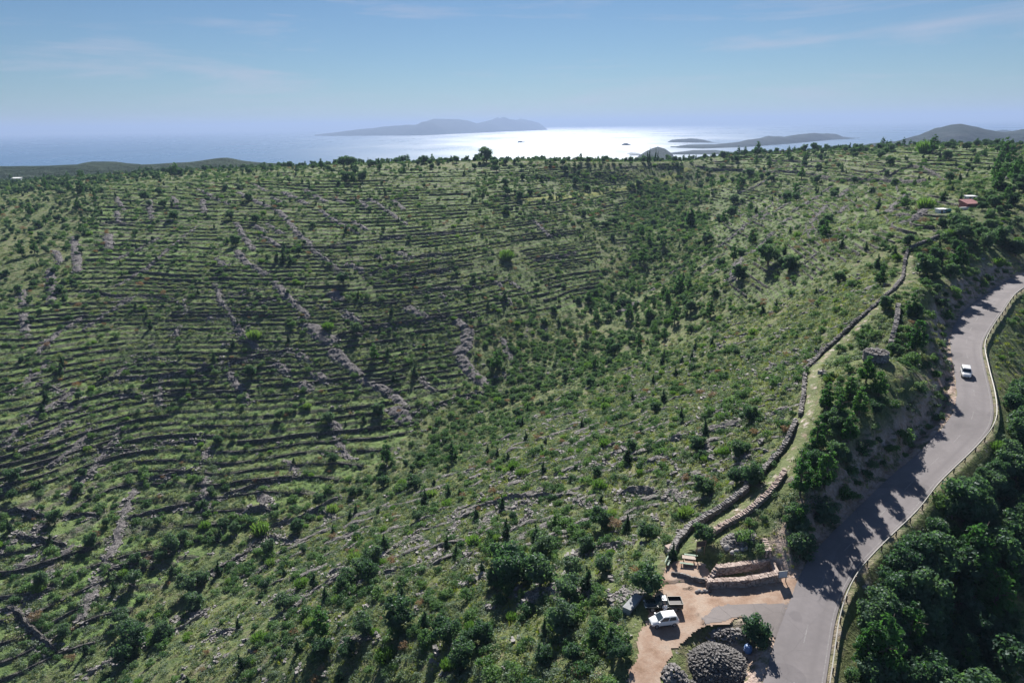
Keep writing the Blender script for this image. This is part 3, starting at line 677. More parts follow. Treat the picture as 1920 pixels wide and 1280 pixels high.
for ch in CH:
    P = resample(ch, 1.5)
    if P is None: continue
    for _ in range(2): P[1:-1] = (P[:-2]+2*P[1:-1]+P[2:])/4
    i = 0
    while i < len(P)-4:
        ln = int(rng.uniform(12, 44)); q = P[i:i+ln]; i += ln-1
        if len(q) < 5: continue
        c = q[len(q)//2]; zc = float(base0(c[:1], c[1:])[0]) if False else float(H(c[0], c[1]))
        uu, vv = proj(np.array([[c[0], c[1], zc]])); uu = float(uu[0]); vv = float(vv[0])
        fore = inpoly(np.array([uu]), np.array([vv]), ZT_FORE)[0] and not inpoly(np.array([uu]), np.array([vv]), ZT_LEFT)[0]
        if fore:
            if rng.random() < .30: continue
            k0 = int(rng.integers(0, max(1, len(q)//3))); q = q[k0:k0+max(5, int(len(q)*rng.uniform(.3, .8)))]
        elif rng.random() < .06+.5*(float(vn(c[0]/33., c[1]/33., 301)) > .42): continue
        if rng.random() < .4 and len(q) > 12: q = q[:int(len(q)*rng.uniform(.5, .9))]
        if len(q) < 4: continue
        b = base0(q[:, 0], q[:, 1]); e = .8; gx_ = (base0(q[:, 0]+e, q[:, 1])-base0(q[:, 0]-e, q[:, 1])); gy_ = (base0(q[:, 0], q[:, 1]+e)-base0(q[:, 0], q[:, 1]-e))
        gl = np.hypot(gx_, gy_)+1e-6; nrm = -np.stack([gx_/gl, gy_/gl], -1)
        ar = np.arange(len(q)); r = math.hypot(*c)
        if fore:
            zt = b+.22+.35*(.5+.5*vn(ar/2.5, np.full(len(q), c[0]), 66)); zl = b-.75; th = rng.uniform(1.0, 2.4)
        else:
            big = rng.random() < .13
            zt = b+.17+(.42 if big else 0)+.18*vn(ar/3., np.full(len(q), c[0]), 67); zl = b-.68; th = .45
        zl = np.minimum(zl, H(q[:, 0]+nrm[:, 0]*.4, q[:, 1]+nrm[:, 1]*.4)-.1)
        if not fore: WALLPTS.append(q+nrm*.9); WALLPTS.append(q-nrm*1.2)
        Vw, Fw, cap = ribbon(q, nrm, zl, zt, th, .08 if r < 260 else .11)
        vis = visible(c[0], c[1], zc+.8)
        L_ = 1.5*len(q); WALLS.append((L_/r*(1 if vis and -30 < uu < 1950 and 240 < vv < 1310 else .05), fore, Vw, Fw, cap, c, L_, uu, vv))
# low banks of cleared stone on the near slope, running gently up to the right
def bank_angle(u, v): return -(14+9*np.clip((1250-u)/700, 0, 1)+8*np.clip((640-v)/120, 0, 1)+rng.uniform(-5, 5))
_n = 0; _used = []
while _n < 190:
    uu = rng.uniform(380, 1640); vv = rng.uniform(520, 1130)
    if rng.random() < (vv-1000)/200: continue
    if not inpoly(np.array([uu]), np.array([vv]), ZT_FORE)[0]: continue
    Ln = rng.uniform(22, 85)*np.clip(vv/800, .6, 1.1); aa = math.radians(bank_angle(uu, vv))
    if any(abs(uu-a_) < 45 and abs(vv-b_) < 10 for a_, b_ in _used): continue
    _used.append((uu, vv)); t_s = np.array([-.5, -.2, .1, .5])*Ln
    G = ground(uu+t_s*math.cos(aa), vv+t_s*math.sin(aa)+rng.uniform(-2, 2, 4)); P = resample(G[:, :2], .8)
    if P is None or len(P) < 4 or len(P) > 90: continue
    g_ = np.gradient(P, axis=0); g_ /= np.linalg.norm(g_, axis=1)[:, None]+1e-9; nrm = np.stack([g_[:, 1], -g_[:, 0]], 1)
    hz0 = H(P[:, 0], P[:, 1]); ar = np.arange(len(P)); en = np.clip(np.minimum(ar, len(P)-1-ar)/3., .2, 1)
    hh = rng.uniform(.32, .75); th = rng.uniform(.6, 1.5)
    zt = hz0+hh*en*(.7+.5*vn(ar/2.5, np.full(len(P), uu), 66))
    zl = np.minimum(H(P[:, 0]+nrm[:, 0]*.5, P[:, 1]+nrm[:, 1]*.5), hz0)-.15
    Vw, Fw, cap = ribbon(P, nrm, zl, zt, th, .12); c = P[len(P)//2]
    WALLS.append((len(P)*.8/math.hypot(*c), True, Vw, Fw, cap, c, len(P)*.8, uu, vv)); _n += 1
WALLS.sort(key=lambda w: -w[0])
MARKS = [('lone pine', 603, 1170), ('boundary wall corner', 489, 1000), ('tall dark juniper', 797, 930), ('juniper clump', 985, 1010), ('reddish bush', 1153, 985), ('two rounded evergreens', 1100, 1070), ('parked cars', 1240, 1150), ('road junction', 1480, 1130), ('picnic clearing', 1285, 1040), ('loose stone pile', 1386, 1012), ('straight path wall', 1445, 865), ('steep path', 1507, 740), ('round stone platform', 1650, 668), ('car on the road', 1810, 695), ('upper road bend', 1890, 530), ('far huts', 1790, 390), ('gully head', 1340, 360), ('large terrace pine', 702, 660), ('largest stone heap', 600, 630), ('longest ridge foot', 750, 790), ('lower guardrail bend', 1580, 1120), ('mid guardrail', 1720, 930), ('sharp guardrail bend', 1860, 760), ('bottom right corner', 1900, 1250), ('bottom left corner', 20, 1260), ('curved bottom left wall', 60, 1180), ('long terrace wall end', 200, 710), ('upper left ridges', 250, 390), ('terrace left edge', 60, 520), ('ridge top tree group', 663, 335), ('broadest skyline tree', 912, 295), ('tall round skyline tree', 1420, 280), ('right skyline clump', 1745, 275), ('grass track', 1120, 362), ('pale far ridge', 1390, 480), ('mid gully', 1100, 600), ('lower gully end', 640, 945), ('mid slope rubble banks', 1190, 840), ('near slope wall corner', 855, 960), ('near slope wall end', 1210, 925), ('shaded gully bottom', 230, 1165), ('large stone mound', 1342, 1240), ('dirt track', 1200, 1240), ('M shaped thicket', 900, 1150), ('bent stone ridge', 625, 850), ('ridge path', 1700, 490), ('cypresses', 1224, 298), ('white house', 31, 333)]
MARKS = [m for m in MARKS if not m[0].startswith('M ')]
def whereabouts(u, v):
    d = [math.hypot(u-m[1], (v-m[2])*1.4) for m in MARKS]; k = int(np.argmin(d)); dx = u-MARKS[k][1]; dy = (v-MARKS[k][2])*1.4; q = d[k]
    if q < 24: return 'beside the '+MARKS[k][0]
    a = math.degrees(math.atan2(-dy, dx)) % 360; w = ['right of', 'above right of', 'above', 'above left of', 'left of', 'below left of', 'below', 'below right of'][int((a+22.5)//45) % 8]
    return ('just ' if q < 62 else ('far ' if q > 150 and ' ' in w else ('well ' if q > 150 else '')))+w+' the '+MARKS[k][0]
def wall_label(w):
    _, fore, _, _, _, c, L_, uu, vv = w
    ln = 'long' if L_ > (16 if fore else 38) else ('short' if L_ < (8 if fore else 20) else 'medium')
    if fore:
        zz = ('near the path wall' if uu > 1330 else 'by the far pines') if vv < 700 else ('beside the path wall' if uu > 1250 else ('near the gully' if uu < 800 else 'in mid slope'))
        return f'{ln} low bank of grey rubble {whereabouts(uu, vv)}', 'stone_bank', 'stone bank', f'{ln} rubble banks {whereabouts(uu, vv)}'
    if uu > 1290: return f'{ln} stone terrace wall {whereabouts(uu, vv)}', 'terrace_wall', 'stone wall', f'{ln} terrace walls {whereabouts(uu, vv)}'
    hz_ = 'top' if vv < 400 else ('upper' if vv < 500 else ('middle' if vv < 640 else ('lower' if vv < 820 else 'bottom')))
    sd_ = 'far left' if uu < 250 else ('left' if uu < 480 else ('central' if uu < 720 else 'gully side'))
    return f'{ln} stone terrace wall {whereabouts(uu, vv)}', 'terrace_wall', 'stone wall', f'{ln} terrace walls {whereabouts(uu, vv)}'
cntw = {'terrace_wall': 0, 'stone_bank': 0}; rest = {'terrace_wall': [], 'stone_bank': []}
for w in WALLS:
    lb, nm, ct, gp = wall_label(w)
    if cntw[nm] < 285 and w[0] > .02:
        cntw[nm] += 1; c = w[5]; zc = w[2][:, 2].min()
        o = obj(nm, mesh_np(nm, w[2]-np.array([c[0], c[1], zc]), [w[3], w[4]], M_PALE if w[1] else M_WALL), None, (c[0], c[1], zc)); tag(o, lb, ct, gp, 'thing')
    else: rest[nm].append(w)
for nm, ws in rest.items():
    if not ws: continue
    V = []; F = []; K = []; n = 0
    for w in ws: V.append(w[2]); F.append(w[3]+n); K.append(w[4]+n); n += len(w[2])
    tag(obj(nm+'_rest', mesh_np(nm, np.concatenate(V), [np.concatenate(F), np.concatenate(K)], M_PALE if nm == 'stone_bank' else M_WALL)), 'remaining small dry stone banks among the grass and scrub', 'stone walls', None, 'stuff').name = nm
def heap(G, width, height, mat, step=.8, rough=.22, name='stone_ridge'):
    """long heap of cleared field stones along ground points G"""
    S_ = resample(np.asarray(G)[:, :2], step)
    if S_ is None: return None
    n = len(S_); g = np.gradient(S_, axis=0); g /= np.linalg.norm(g, axis=1)[:, None]+1e-9; k = np.stack([g[:, 1], -g[:, 0]], 1)
    ar = np.arange(n); en = np.clip(np.minimum(ar, n-1-ar)/2.5, .35, 1); sd_ = rng.uniform(0, 99)
    prof = [(-1.08, -.5), (-.86, .35), (-.5, .85), (-.1, 1.0), (.3, .95), (.7, .6), (.95, .15), (1.12, -.5)]
    V = []
    for (s_, h_) in prof:
        ww = width/2*(1+.3*vn(ar/3.1, np.full(n, s_+sd_), 71))*(.6+.4*en); x = S_[:, 0]+k[:, 0]*ww*s_; y = S_[:, 1]+k[:, 1]*ww*s_
        z = H(x, y)+h_*height*en*(1+.35*vn(ar/2., np.full(n, s_*2+sd_), 72)); V.append(np.stack([x, y, z], -1)+rng.normal(0, rough*.45, (n, 3)))
    m = len(prof); V = np.concatenate(V); F = [[q*n+j, q*n+j+1, (q+1)*n+j+1, (q+1)*n+j] for q in range(m-1) for j in range(n-1)]
    K = np.array([[q*n for q in range(m)], [q*n+n-1 for q in range(m)][::-1]])
    c = np.array([S_[n//2, 0], S_[n//2, 1], float(H(S_[n//2, 0], S_[n//2, 1]))])
    return obj(name, mesh_np(name, V-c, [np.array(F), K], mat), None, c)
# traced from enlarged parts of the photograph: (x0, y0, scale) of the part
c5 = (0, 200, 2.0); c7 = (500, 400, 2.743); c6 = (0, 500, 2.743); c8 = (0, 860, 3.0); c4 = (900, 180, 1.882); cF = (600, 860, 3.048); cM = (1000, 560, 3.2); c9 = (1180, 280, 3.31)
RIBS = [
(c5,[(435,340),(450,365),(465,390)],3),(c5,[(440,390),(445,440)],3),(c5,[(560,350),(565,385),(570,420)],3.5),(c5,[(645,340),(675,385)],3),(c5,[(760,350),(765,400)],3.5),
(c5,[(740,310),(800,342),(860,370)],2.6),(c5,[(950,290),(1000,320)],2.4),(c5,[(890,320),(960,355),(1040,390),(1080,430),(1110,470),(1170,525)],3.2),(c5,[(1060,320),(1110,345),(1160,370)],3.5),
(c5,[(1140,310),(1180,335),(1225,360)],3.5),(c5,[(1195,390),(1260,430),(1340,475)],2.6),(c5,[(1330,345),(1390,385)],3),(c5,[(1385,345),(1450,390),(1525,445)],3),(c5,[(1465,345),(1520,390)],3.5),
(c5,[(1320,430),(1375,465)],3),(c5,[(885,435),(915,490),(950,535)],3.2),(c5,[(950,445),(1000,475)],2.6),(c5,[(1000,440),(1060,480)],2.6),(c5,[(970,480),(1050,530)],2.6),(c5,[(885,540),(920,585),(1000,630)],3),
(c5,[(275,490),(285,550),(290,620)],4),(c5,[(405,480),(410,535)],5),(c5,[(205,540),(230,590)],3),(c5,[(740,450),(640,530),(560,600),(440,670)],2),(c5,[(600,490),(520,535),(440,570)],1.8),
(c5,[(1290,590),(1370,620)],3.5),(c5,[(1160,530),(1230,580),(1300,640)],2.2),(c5,[(1030,660),(1070,710)],3),(c5,[(800,565),(850,600)],2),(c5,[(1020,340),(1060,362)],2.4),(c5,[(1250,340),(1290,362)],3),
(c7,[(30,350),(110,430),(220,540)],3.2),(c7,[(190,570),(270,620),(345,665)],6),(c7,[(320,700),(400,760),(480,835)],5),(c7,[(475,850),(560,890),(640,930),(720,1000)],4),(c7,[(640,1000),(690,1040),(735,1080)],6),
(c7,[(960,545),(1035,600),(1030,680),(985,725),(1050,820),(1150,890)],5),(c7,[(1210,640),(1240,700),(1265,765)],2.5),(c7,[(330,400),(380,450)],5),(c7,[(380,500),(440,535),(490,570)],2.6),(c7,[(715,480),(770,510),(825,540)],5),
(c7,[(665,195),(725,220)],3.5),(c7,[(900,420),(925,450)],4),(c7,[(780,850),(870,915)],2.4),(c7,[(150,720),(220,770)],3),(c7,[(40,770),(110,830)],3),(c7,[(240,820),(310,870)],4),(c7,[(170,870),(235,912)],4),
(c7,[(1210,420),(1260,470)],3.5),(c7,[(1165,340),(1210,380)],3),(c7,[(1250,350),(1320,400)],3),(c7,[(1380,40),(1460,130)],3),(c7,[(1800,515),(1910,455)],4),(c7,[(560,205),(590,240)],2.5),(c7,[(270,470),(310,495)],3),
(c6,[(1110,85),(1130,170),(1190,260),(1250,350),(1330,430)],2.2),(c6,[(1170,540),(1230,630),(1280,690)],2.4),(c6,[(1420,490),(1480,550)],3),(c6,[(1520,440),(1590,490)],3),(c6,[(1620,550),(1690,600)],4),(c6,[(1550,590),(1605,632)],4),
(c6,[(440,250),(300,340),(180,450)],1.8),(c6,[(700,150),(560,240),(430,320)],1.8),(c6,[(250,490),(130,600),(70,640)],1.8),(c6,[(380,640),(180,780),(10,930)],1.6),(c6,[(370,790),(230,880),(90,970)],1.6),
(c6,[(480,820),(370,950),(250,1030)],1.6),(c6,[(640,810),(540,960),(460,1050)],1.8),(c6,[(1050,1070),(1055,1150),(1060,1240)],2.4),(c6,[(1060,930),(1050,1000)],2),(c6,[(830,590),(815,720)],1.8),(c6,[(120,240),(135,370)],3.2),
(c6,[(945,165),(960,240)],2.2),(c6,[(260,10),(262,180)],4),(c6,[(115,120),(120,200)],3),(c6,[(1730,880),(1795,990)],2),(c6,[(1480,1000),(1530,1060)],2.5),(c6,[(1325,1150),(1370,1210)],2.8),(c6,[(1690,790),(1750,840)],3),(c6,[(660,500),(600,560)],2),(c6,[(910,310),(908,370)],2),(c6,[(1075,250),(1080,285)],3),
(c8,[(135,70),(60,140),(0,190)],1.8),(c8,[(580,0),(480,110),(380,230)],1.6),(c8,[(690,340),(650,490),(575,640)],2.2),(c8,[(560,660),(490,800),(435,950)],2.4),(c8,[(760,170),(690,330)],1.6),(c8,[(410,490),(310,600),(210,700)],1.6),
(c8,[(200,540),(70,660)],1.8),(c8,[(90,450),(0,520)],1.8),(c8,[(1145,140),(1165,230),(1150,320)],2.6),(c8,[(1460,170),(1500,250)],3),(c8,[(270,330),(190,430)],1.4),
(c9,[(920,160),(800,225),(680,275)],2.6),(c9,[(1190,285),(1100,340),(1015,390)],3),(c9,[(1225,345),(1180,400),(1115,470)],3),(c9,[(1360,245),(1290,300)],3),(c9,[(1530,240),(1480,275)],3),(c9,[(1720,280),(1660,340),(1600,400)],3.5),
(c9,[(1860,350),(1800,410),(1690,470)],3),(c9,[(890,515),(830,580),(770,640),(700,665)],3.2),(c9,[(690,680),(650,770),(620,840)],4),(c9,[(990,335),(900,390)],2.4),(c9,[(880,350),(770,430)],2),(c9,[(740,460),(620,560),(530,620)],2.2),(c9,[(560,660),(440,740),(330,815)],2.4),
(c9,[(380,690),(240,780)],2.2),(c9,[(1250,235),(1190,270)],2),(c9,[(860,400),(820,440)],3),(c9,[(1000,425),(950,460)],3),(c9,[(1350,350),(1300,400)],2.6),(c9,[(1000,270),(900,325)],1.6),(c9,[(1130,240),(1000,310)],1.6),
(c9,[(560,740),(480,800)],2.4),(c9,[(1180,640),(1100,700)],2.4),(c9,[(210,830),(130,880)],2.6),
]
LONGW = [  # walls traced in the photograph, thick and tall: (part, points, width, height, pale)
(c5,[(310,445),(430,440),(580,435),(640,425)],1.2,1.3,0),(c6,[(530,575),(700,575),(850,560),(1000,540),(1170,500),(1350,455),(1500,425)],1.3,1.7,0),(c6,[(440,130),(540,145),(640,160)],1.3,1.8,0),(c6,[(720,150),(800,160),(890,160)],1.2,1.5,0),
(c6,[(1140,150),(1230,140),(1330,120)],1.2,1.5,0),(c6,[(1180,215),(1280,195),(1370,175),(1460,165)],1.2,1.6,0),(c6,[(700,475),(830,475)],1.2,1.5,0),(c6,[(580,665),(700,662),(790,668)],1.2,1.6,0),(c6,[(190,600),(260,620),(330,640)],1.2,1.7,0),(c6,[(280,700),(350,710),(415,735)],1.2,1.6,0),
(c6,[(380,935),(480,935),(580,945),(720,945)],1.2,1.6,0),(c6,[(800,920),(900,910),(1040,890)],1.2,1.4,0),(c6,[(750,1095),(880,1075),(1000,1045)],1.2,1.8,0),(c6,[(1160,400),(1260,380)],1.2,1.5,0),
(c7,[(280,190),(380,165),(480,150),(700,120),(900,105),(1080,95)],1.2,1.7,0),(c7,[(500,322),(600,295),(690,270)],1.3,1.9,0),(c7,[(620,352),(740,325),(840,305),(945,298)],1.3,1.9,0),(c7,[(340,645),(520,592),(660,570),(830,550),(1000,528),(1100,525)],1.3,2.0,0),(c7,[(720,238),(850,215),(980,215)],1.2,1.6,0),(c7,[(740,410),(900,390),(1080,378)],1.2,1.6,0),
(c7,[(740,1030),(880,985),(1000,945),(1130,915)],1.2,1.4,0),(c7,[(1190,860),(1260,825),(1320,785)],1.2,1.4,0),(c7,[(1370,240),(1480,225),(1600,205)],1.2,1.6,0),
(c8,[(0,310),(100,297),(180,308),(270,332)],1.5,2.4,0),(c8,[(340,322),(450,320),(570,330)],1.3,1.8,0),(c8,[(95,440),(200,455),(300,475),(390,495)],1.4,2.0,0),(c8,[(820,125),(950,95),(1100,62)],1.3,1.9,0),(c8,[(700,345),(850,310),(1000,275),(1140,240)],1.3,1.9,0),(c8,[(590,645),(720,602),(850,560),(960,520)],1.3,1.8,0),(c8,[(1345,320),(1430,290),(1520,280)],1.8,1.8,1),
(c8,[(330,712),(220,770),(120,812)],1.2,1.6,0),(c8,[(0,850),(80,852),(120,880),(150,925),(220,1000),(320,1095)],1.6,2.2,0),(c8,[(1240,220),(1400,165),(1530,130),(1660,100)],1.3,1.6,0),(c8,[(1500,400),(1600,360),(1700,330),(1810,275),(1920,210)],1.4,1.3,1),(c8,[(1490,430),(1440,480),(1370,545),(1250,610),(1150,665)],1.3,1.5,0),(c8,[(1500,432),(1570,455),(1650,472)],1.0,1.0,1),(c8,[(1800,290),(1850,315),(1875,350)],1.0,1.2,1),
(c8,[(470,1230),(600,1155),(740,1080),(860,1030),(960,980),(1050,940),(1180,850)],1.1,1.0,1),(c8,[(1640,870),(1690,810),(1720,780),(1800,730),(1920,640)],1.5,1.1,1),(c8,[(1350,955),(1270,975),(1180,1000)],1.3,.8,1),(c8,[(1500,810),(1570,780),(1645,765)],1.6,1.0,1),(c8,[(1000,890),(1090,880),(1180,848)],1.2,.9,1),
(cF,[(1565,282),(1500,262),(1440,238)],1.3,.9,1),(cF,[(1335,212),(1220,222),(1100,230),(1000,258),(850,302)],1.4,1.3,1),(cF,[(785,295),(772,400),(730,488)],1.1,.8,1),(cF,[(1080,250),(1000,310),(960,345),(880,440)],1.1,.8,1),(cF,[(1150,240),(1190,262),(1090,262)],1.0,.8,1),
(cF,[(505,482),(560,470),(612,465)],1.8,1.0,1),(cF,[(330,662),(430,645),(500,620)],1.6,1.2,1),(cF,[(20,680),(90,645),(165,632)],1.8,1.3,1),(cF,[(10,755),(90,695),(140,668),(235,655)],1.8,1.2,1),(cF,[(245,420),(180,480),(110,525)],2.0,.8,1),(cF,[(1135,795),(1280,770),(1420,762),(1600,790)],2.4,1.1,1),
(cF,[(1290,500),(1340,465),(1400,440)],1.2,.9,1),(cF,[(1440,565),(1490,535),(1560,512),(1690,500),(1800,482)],2.2,1.2,1),(cF,[(110,1072),(200,1040),(300,1010)],2.2,.8,1),(cF,[(395,540),(500,460),(620,375)],1.0,.7,1),(cF,[(580,662),(640,590),(720,500)],1.0,.7,1),(cF,[(740,640),(820,580),(900,520)],1.0,.8,1),(cF,[(1120,390),(1180,340),(1240,300)],1.0,.9,1),
(cF,[(810,90),(860,70),(910,55)],2.0,1.2,1),(cF,[(1020,110),(1070,95),(1115,88)],2.0,1.2,1),(cF,[(1700,205),(1760,195),(1830,200)],1.8,1.5,1),(cF,[(830,700),(870,685),(920,670)],2.4,.9,1),(cF,[(1130,665),(1200,645),(1300,640)],2.0,1.0,1),
(cM,[(505,1185),(580,1165),(660,1162),(740,1165)],1.6,1.6,1),(cM,[(770,1165),(840,1165),(885,1215)],1.6,1.2,1),(cM,[(985,810),(1100,780),(1250,740)],2.2,1.2,1),(cM,[(800,862),(860,838),(930,820)],2.6,1.4,1),(cM,[(645,1000),(720,975),(795,958)],2.6,1.4,1),(cM,[(960,930),(1020,905),(1080,898)],2.0,1.4,1),(cM,[(1150,975),(1230,955),(1325,950)],2.4,1.2,1),
(cM,[(440,955),(480,938),(532,922)],1.8,1.2,1),(cM,[(1055,700),(1110,680),(1165,665)],1.8,1.1,1),(cM,[(860,755),(930,715)],1.4,1.1,1),(cM,[(300,835),(380,805),(475,775)],1.4,1.0,1),(cM,[(560,645),(640,610),(705,590)],1.4,1.0,1),(cM,[(170,800),(240,775),(310,755)],1.3,.9,1),(cM,[(1310,470),(1380,440),(1460,405)],3,.9,1),(cM,[(100,730),(190,700),(280,670)],1.4,.8,1),(cM,[(400,910),(480,880),(550,858)],1.6,1.0,1),(cM,[(130,1090),(180,1085),(230,1075)],1.8,.9,1),(cM,[(320,1015),(370,1005),(425,995)],1.8,1.0,1),(cM,[(900,1050),(905,1110)],1.0,.6,1),(cM,[(1065,300),(1100,285),(1145,272)],1.8,1.1,1),
(c9,[(410,105),(550,130),(700,132),(900,145),(1060,148),(1150,165),(1250,188)],1.6,2.6,0),(c9,[(1280,195),(1400,198),(1550,202),(1680,205),(1850,208)],1.8,3.4,0),(c9,[(1600,180),(1680,135),(1760,110),(1830,125),(1900,160)],1.5,2.4,0),(c9,[(850,75),(960,78),(1040,72)],1.2,2,0),(c9,[(1060,80),(1200,78),(1300,82)],1.2,1.8,0),(c9,[(900,110),(1040,112),(1200,110)],1.2,1.8,0),(c9,[(1080,510),(1200,515),(1340,522)],1.2,1.8,0),(c9,[(1640,410),(1750,425)],1.2,2,0),(c9,[(1500,165),(1600,125)],1.2,1.6,0),(c9,[(640,425),(720,408)],3,1.8,0),
]
def fullpx(c, pts): return [c[0]+p[0]/c[2] for p in pts], [c[1]+p[1]/c[2] for p in pts]
RIBPTS = []
def side_phrase(uu, vv):
    if uu < 200: a = 'by the left dark bushes'
    elif uu < 420: a = 'left part'
    elif uu < 640: a = 'middle'
    else: a = 'right part toward the gully'
    return a
_rk = {}
ORD = ['first','second','third','fourth','fifth','sixth','seventh','eighth','ninth','tenth','eleventh','twelfth','thirteenth','fourteenth','fifteenth','sixteenth','seventeenth','eighteenth','nineteenth','twentieth']
ribs = []
for c_, pts, w_ in RIBS:
    uu, vv = fullpx(c_, pts); G = ground(uu, vv); RIBPTS.append(G)
    o = heap(G, w_*1.15, .42+.10*w_, M_HEAP, .8, .26)
    if o is None: continue
    mu, mv = np.mean(uu), np.mean(vv); ln = np.hypot(uu[-1]-uu[0], vv[-1]-vv[0])
    z = 'far right slope below the ridge path' if c_ is c9 else ('top of the grassy slope' if mv < 420 else ('upper middle of the grassy slope' if mv < 580 else ('lower middle of the grassy slope' if mv < 800 else 'foot of the grassy slope')))
    lean = 'rising rightward' if (uu[-1]-uu[0])*(vv[-1]-vv[0]) < 0 else 'falling rightward'
    wd = 'broad' if w_ >= 3.5 else ('narrow' if w_ < 2.3 else 'grey')
    ribs.append((o, z, lean, wd, mu))
_by = {}
for r_ in ribs: _by.setdefault(r_[1:4], []).append(r_)
for k_, rs in _by.items():
    rs.sort(key=lambda q: q[4])
    for q, r_ in enumerate(rs):
        od = '' if len(rs) == 1 else (ORD[q]+' ' if q < 20 else '')
        tag(r_[0], f'{od}{k_[2]} stone ridge {k_[1]}, {k_[0]}', 'stone ridge', f'{k_[2]} stone ridges {k_[1]}, {k_[0]}', 'thing')
lw = []
for c_, pts, w_, h_, pale in LONGW:
    uu, vv = fullpx(c_, pts); G = ground(uu, vv)
    o = heap(G, w_*.9, h_*(.8 if pale else .55), M_PALE if pale else M_WALL, .7 if c_ in (cF, cM, c8) else 1.2, .2, 'stone_wall')
    if o is None: continue
    RIBPTS.append(G)
    mu, mv = np.mean(uu), np.mean(vv)
    z = 'far right ridge' if c_ is c9 else (('upper scrubby slope' if mv < 1000 else 'lower scrubby slope') if pale else ('upper grassy terraces' if mv < 600 else 'lower grassy terraces'))
    lw.append((o, z, 'pale tumbled' if pale else 'tall dark', mu))
_by = {}
for r_ in lw: _by.setdefault(r_[1:3], []).append(r_)
for k_, rs in _by.items():
    rs.sort(key=lambda q: q[3])
    for q, r_ in enumerate(rs):
        od = ORD[q]+' from the left' if q < 20 else (ORD[len(rs)-1-q]+' from the right' if len(rs)-1-q < 20 else 'middle one')
        tag(r_[0], f'{k_[1]} stone wall on the {k_[0]}, {od}', 'stone wall', f'{k_[1]} stone walls on the {k_[0]}', 'thing')

# walls laid stone by stone -------------------------------------------------
_cube = np.array([(-1,-1,-1),(1,-1,-1),(1,1,-1),(-1,1,-1),(-1,-1,1),(1,-1,1),(1,1,1),(-1,1,1)], float)*.5
_cf = np.array([(0,3,2,1),(4,5,6,7),(0,1,5,4),(1,2,6,5),(2,3,7,6),(3,0,4,7)])
def stones(C, S, rz, jit=.16):
    """many rough blocks as arrays: centres C, sizes S, headings rz"""
    C = np.asarray(C, float); n = len(C); S = np.asarray(S, float)
    V = _cube[None]+rng.uniform(-jit, jit, (n, 8, 3)); V = V*S[:, None, :]
    tz = rng.uniform(-.15, .15, n); ca, sa = np.cos(tz)[:, None], np.sin(tz)[:, None]
    y, z = V[..., 1].copy(), V[..., 2].copy(); V[..., 1] = y*ca-z*sa; V[..., 2] = y*sa+z*ca
    ca, sa = np.cos(rz)[:, None], np.sin(rz)[:, None]; x, y = V[..., 0].copy(), V[..., 1].copy(); V[..., 0] = x*ca-y*sa; V[..., 1] = x*sa+y*ca
    V = V+C[:, None, :]; F = (_cf[None]+8*np.arange(n)[:, None, None]).reshape(-1, 4); return V.reshape(-1, 3), F
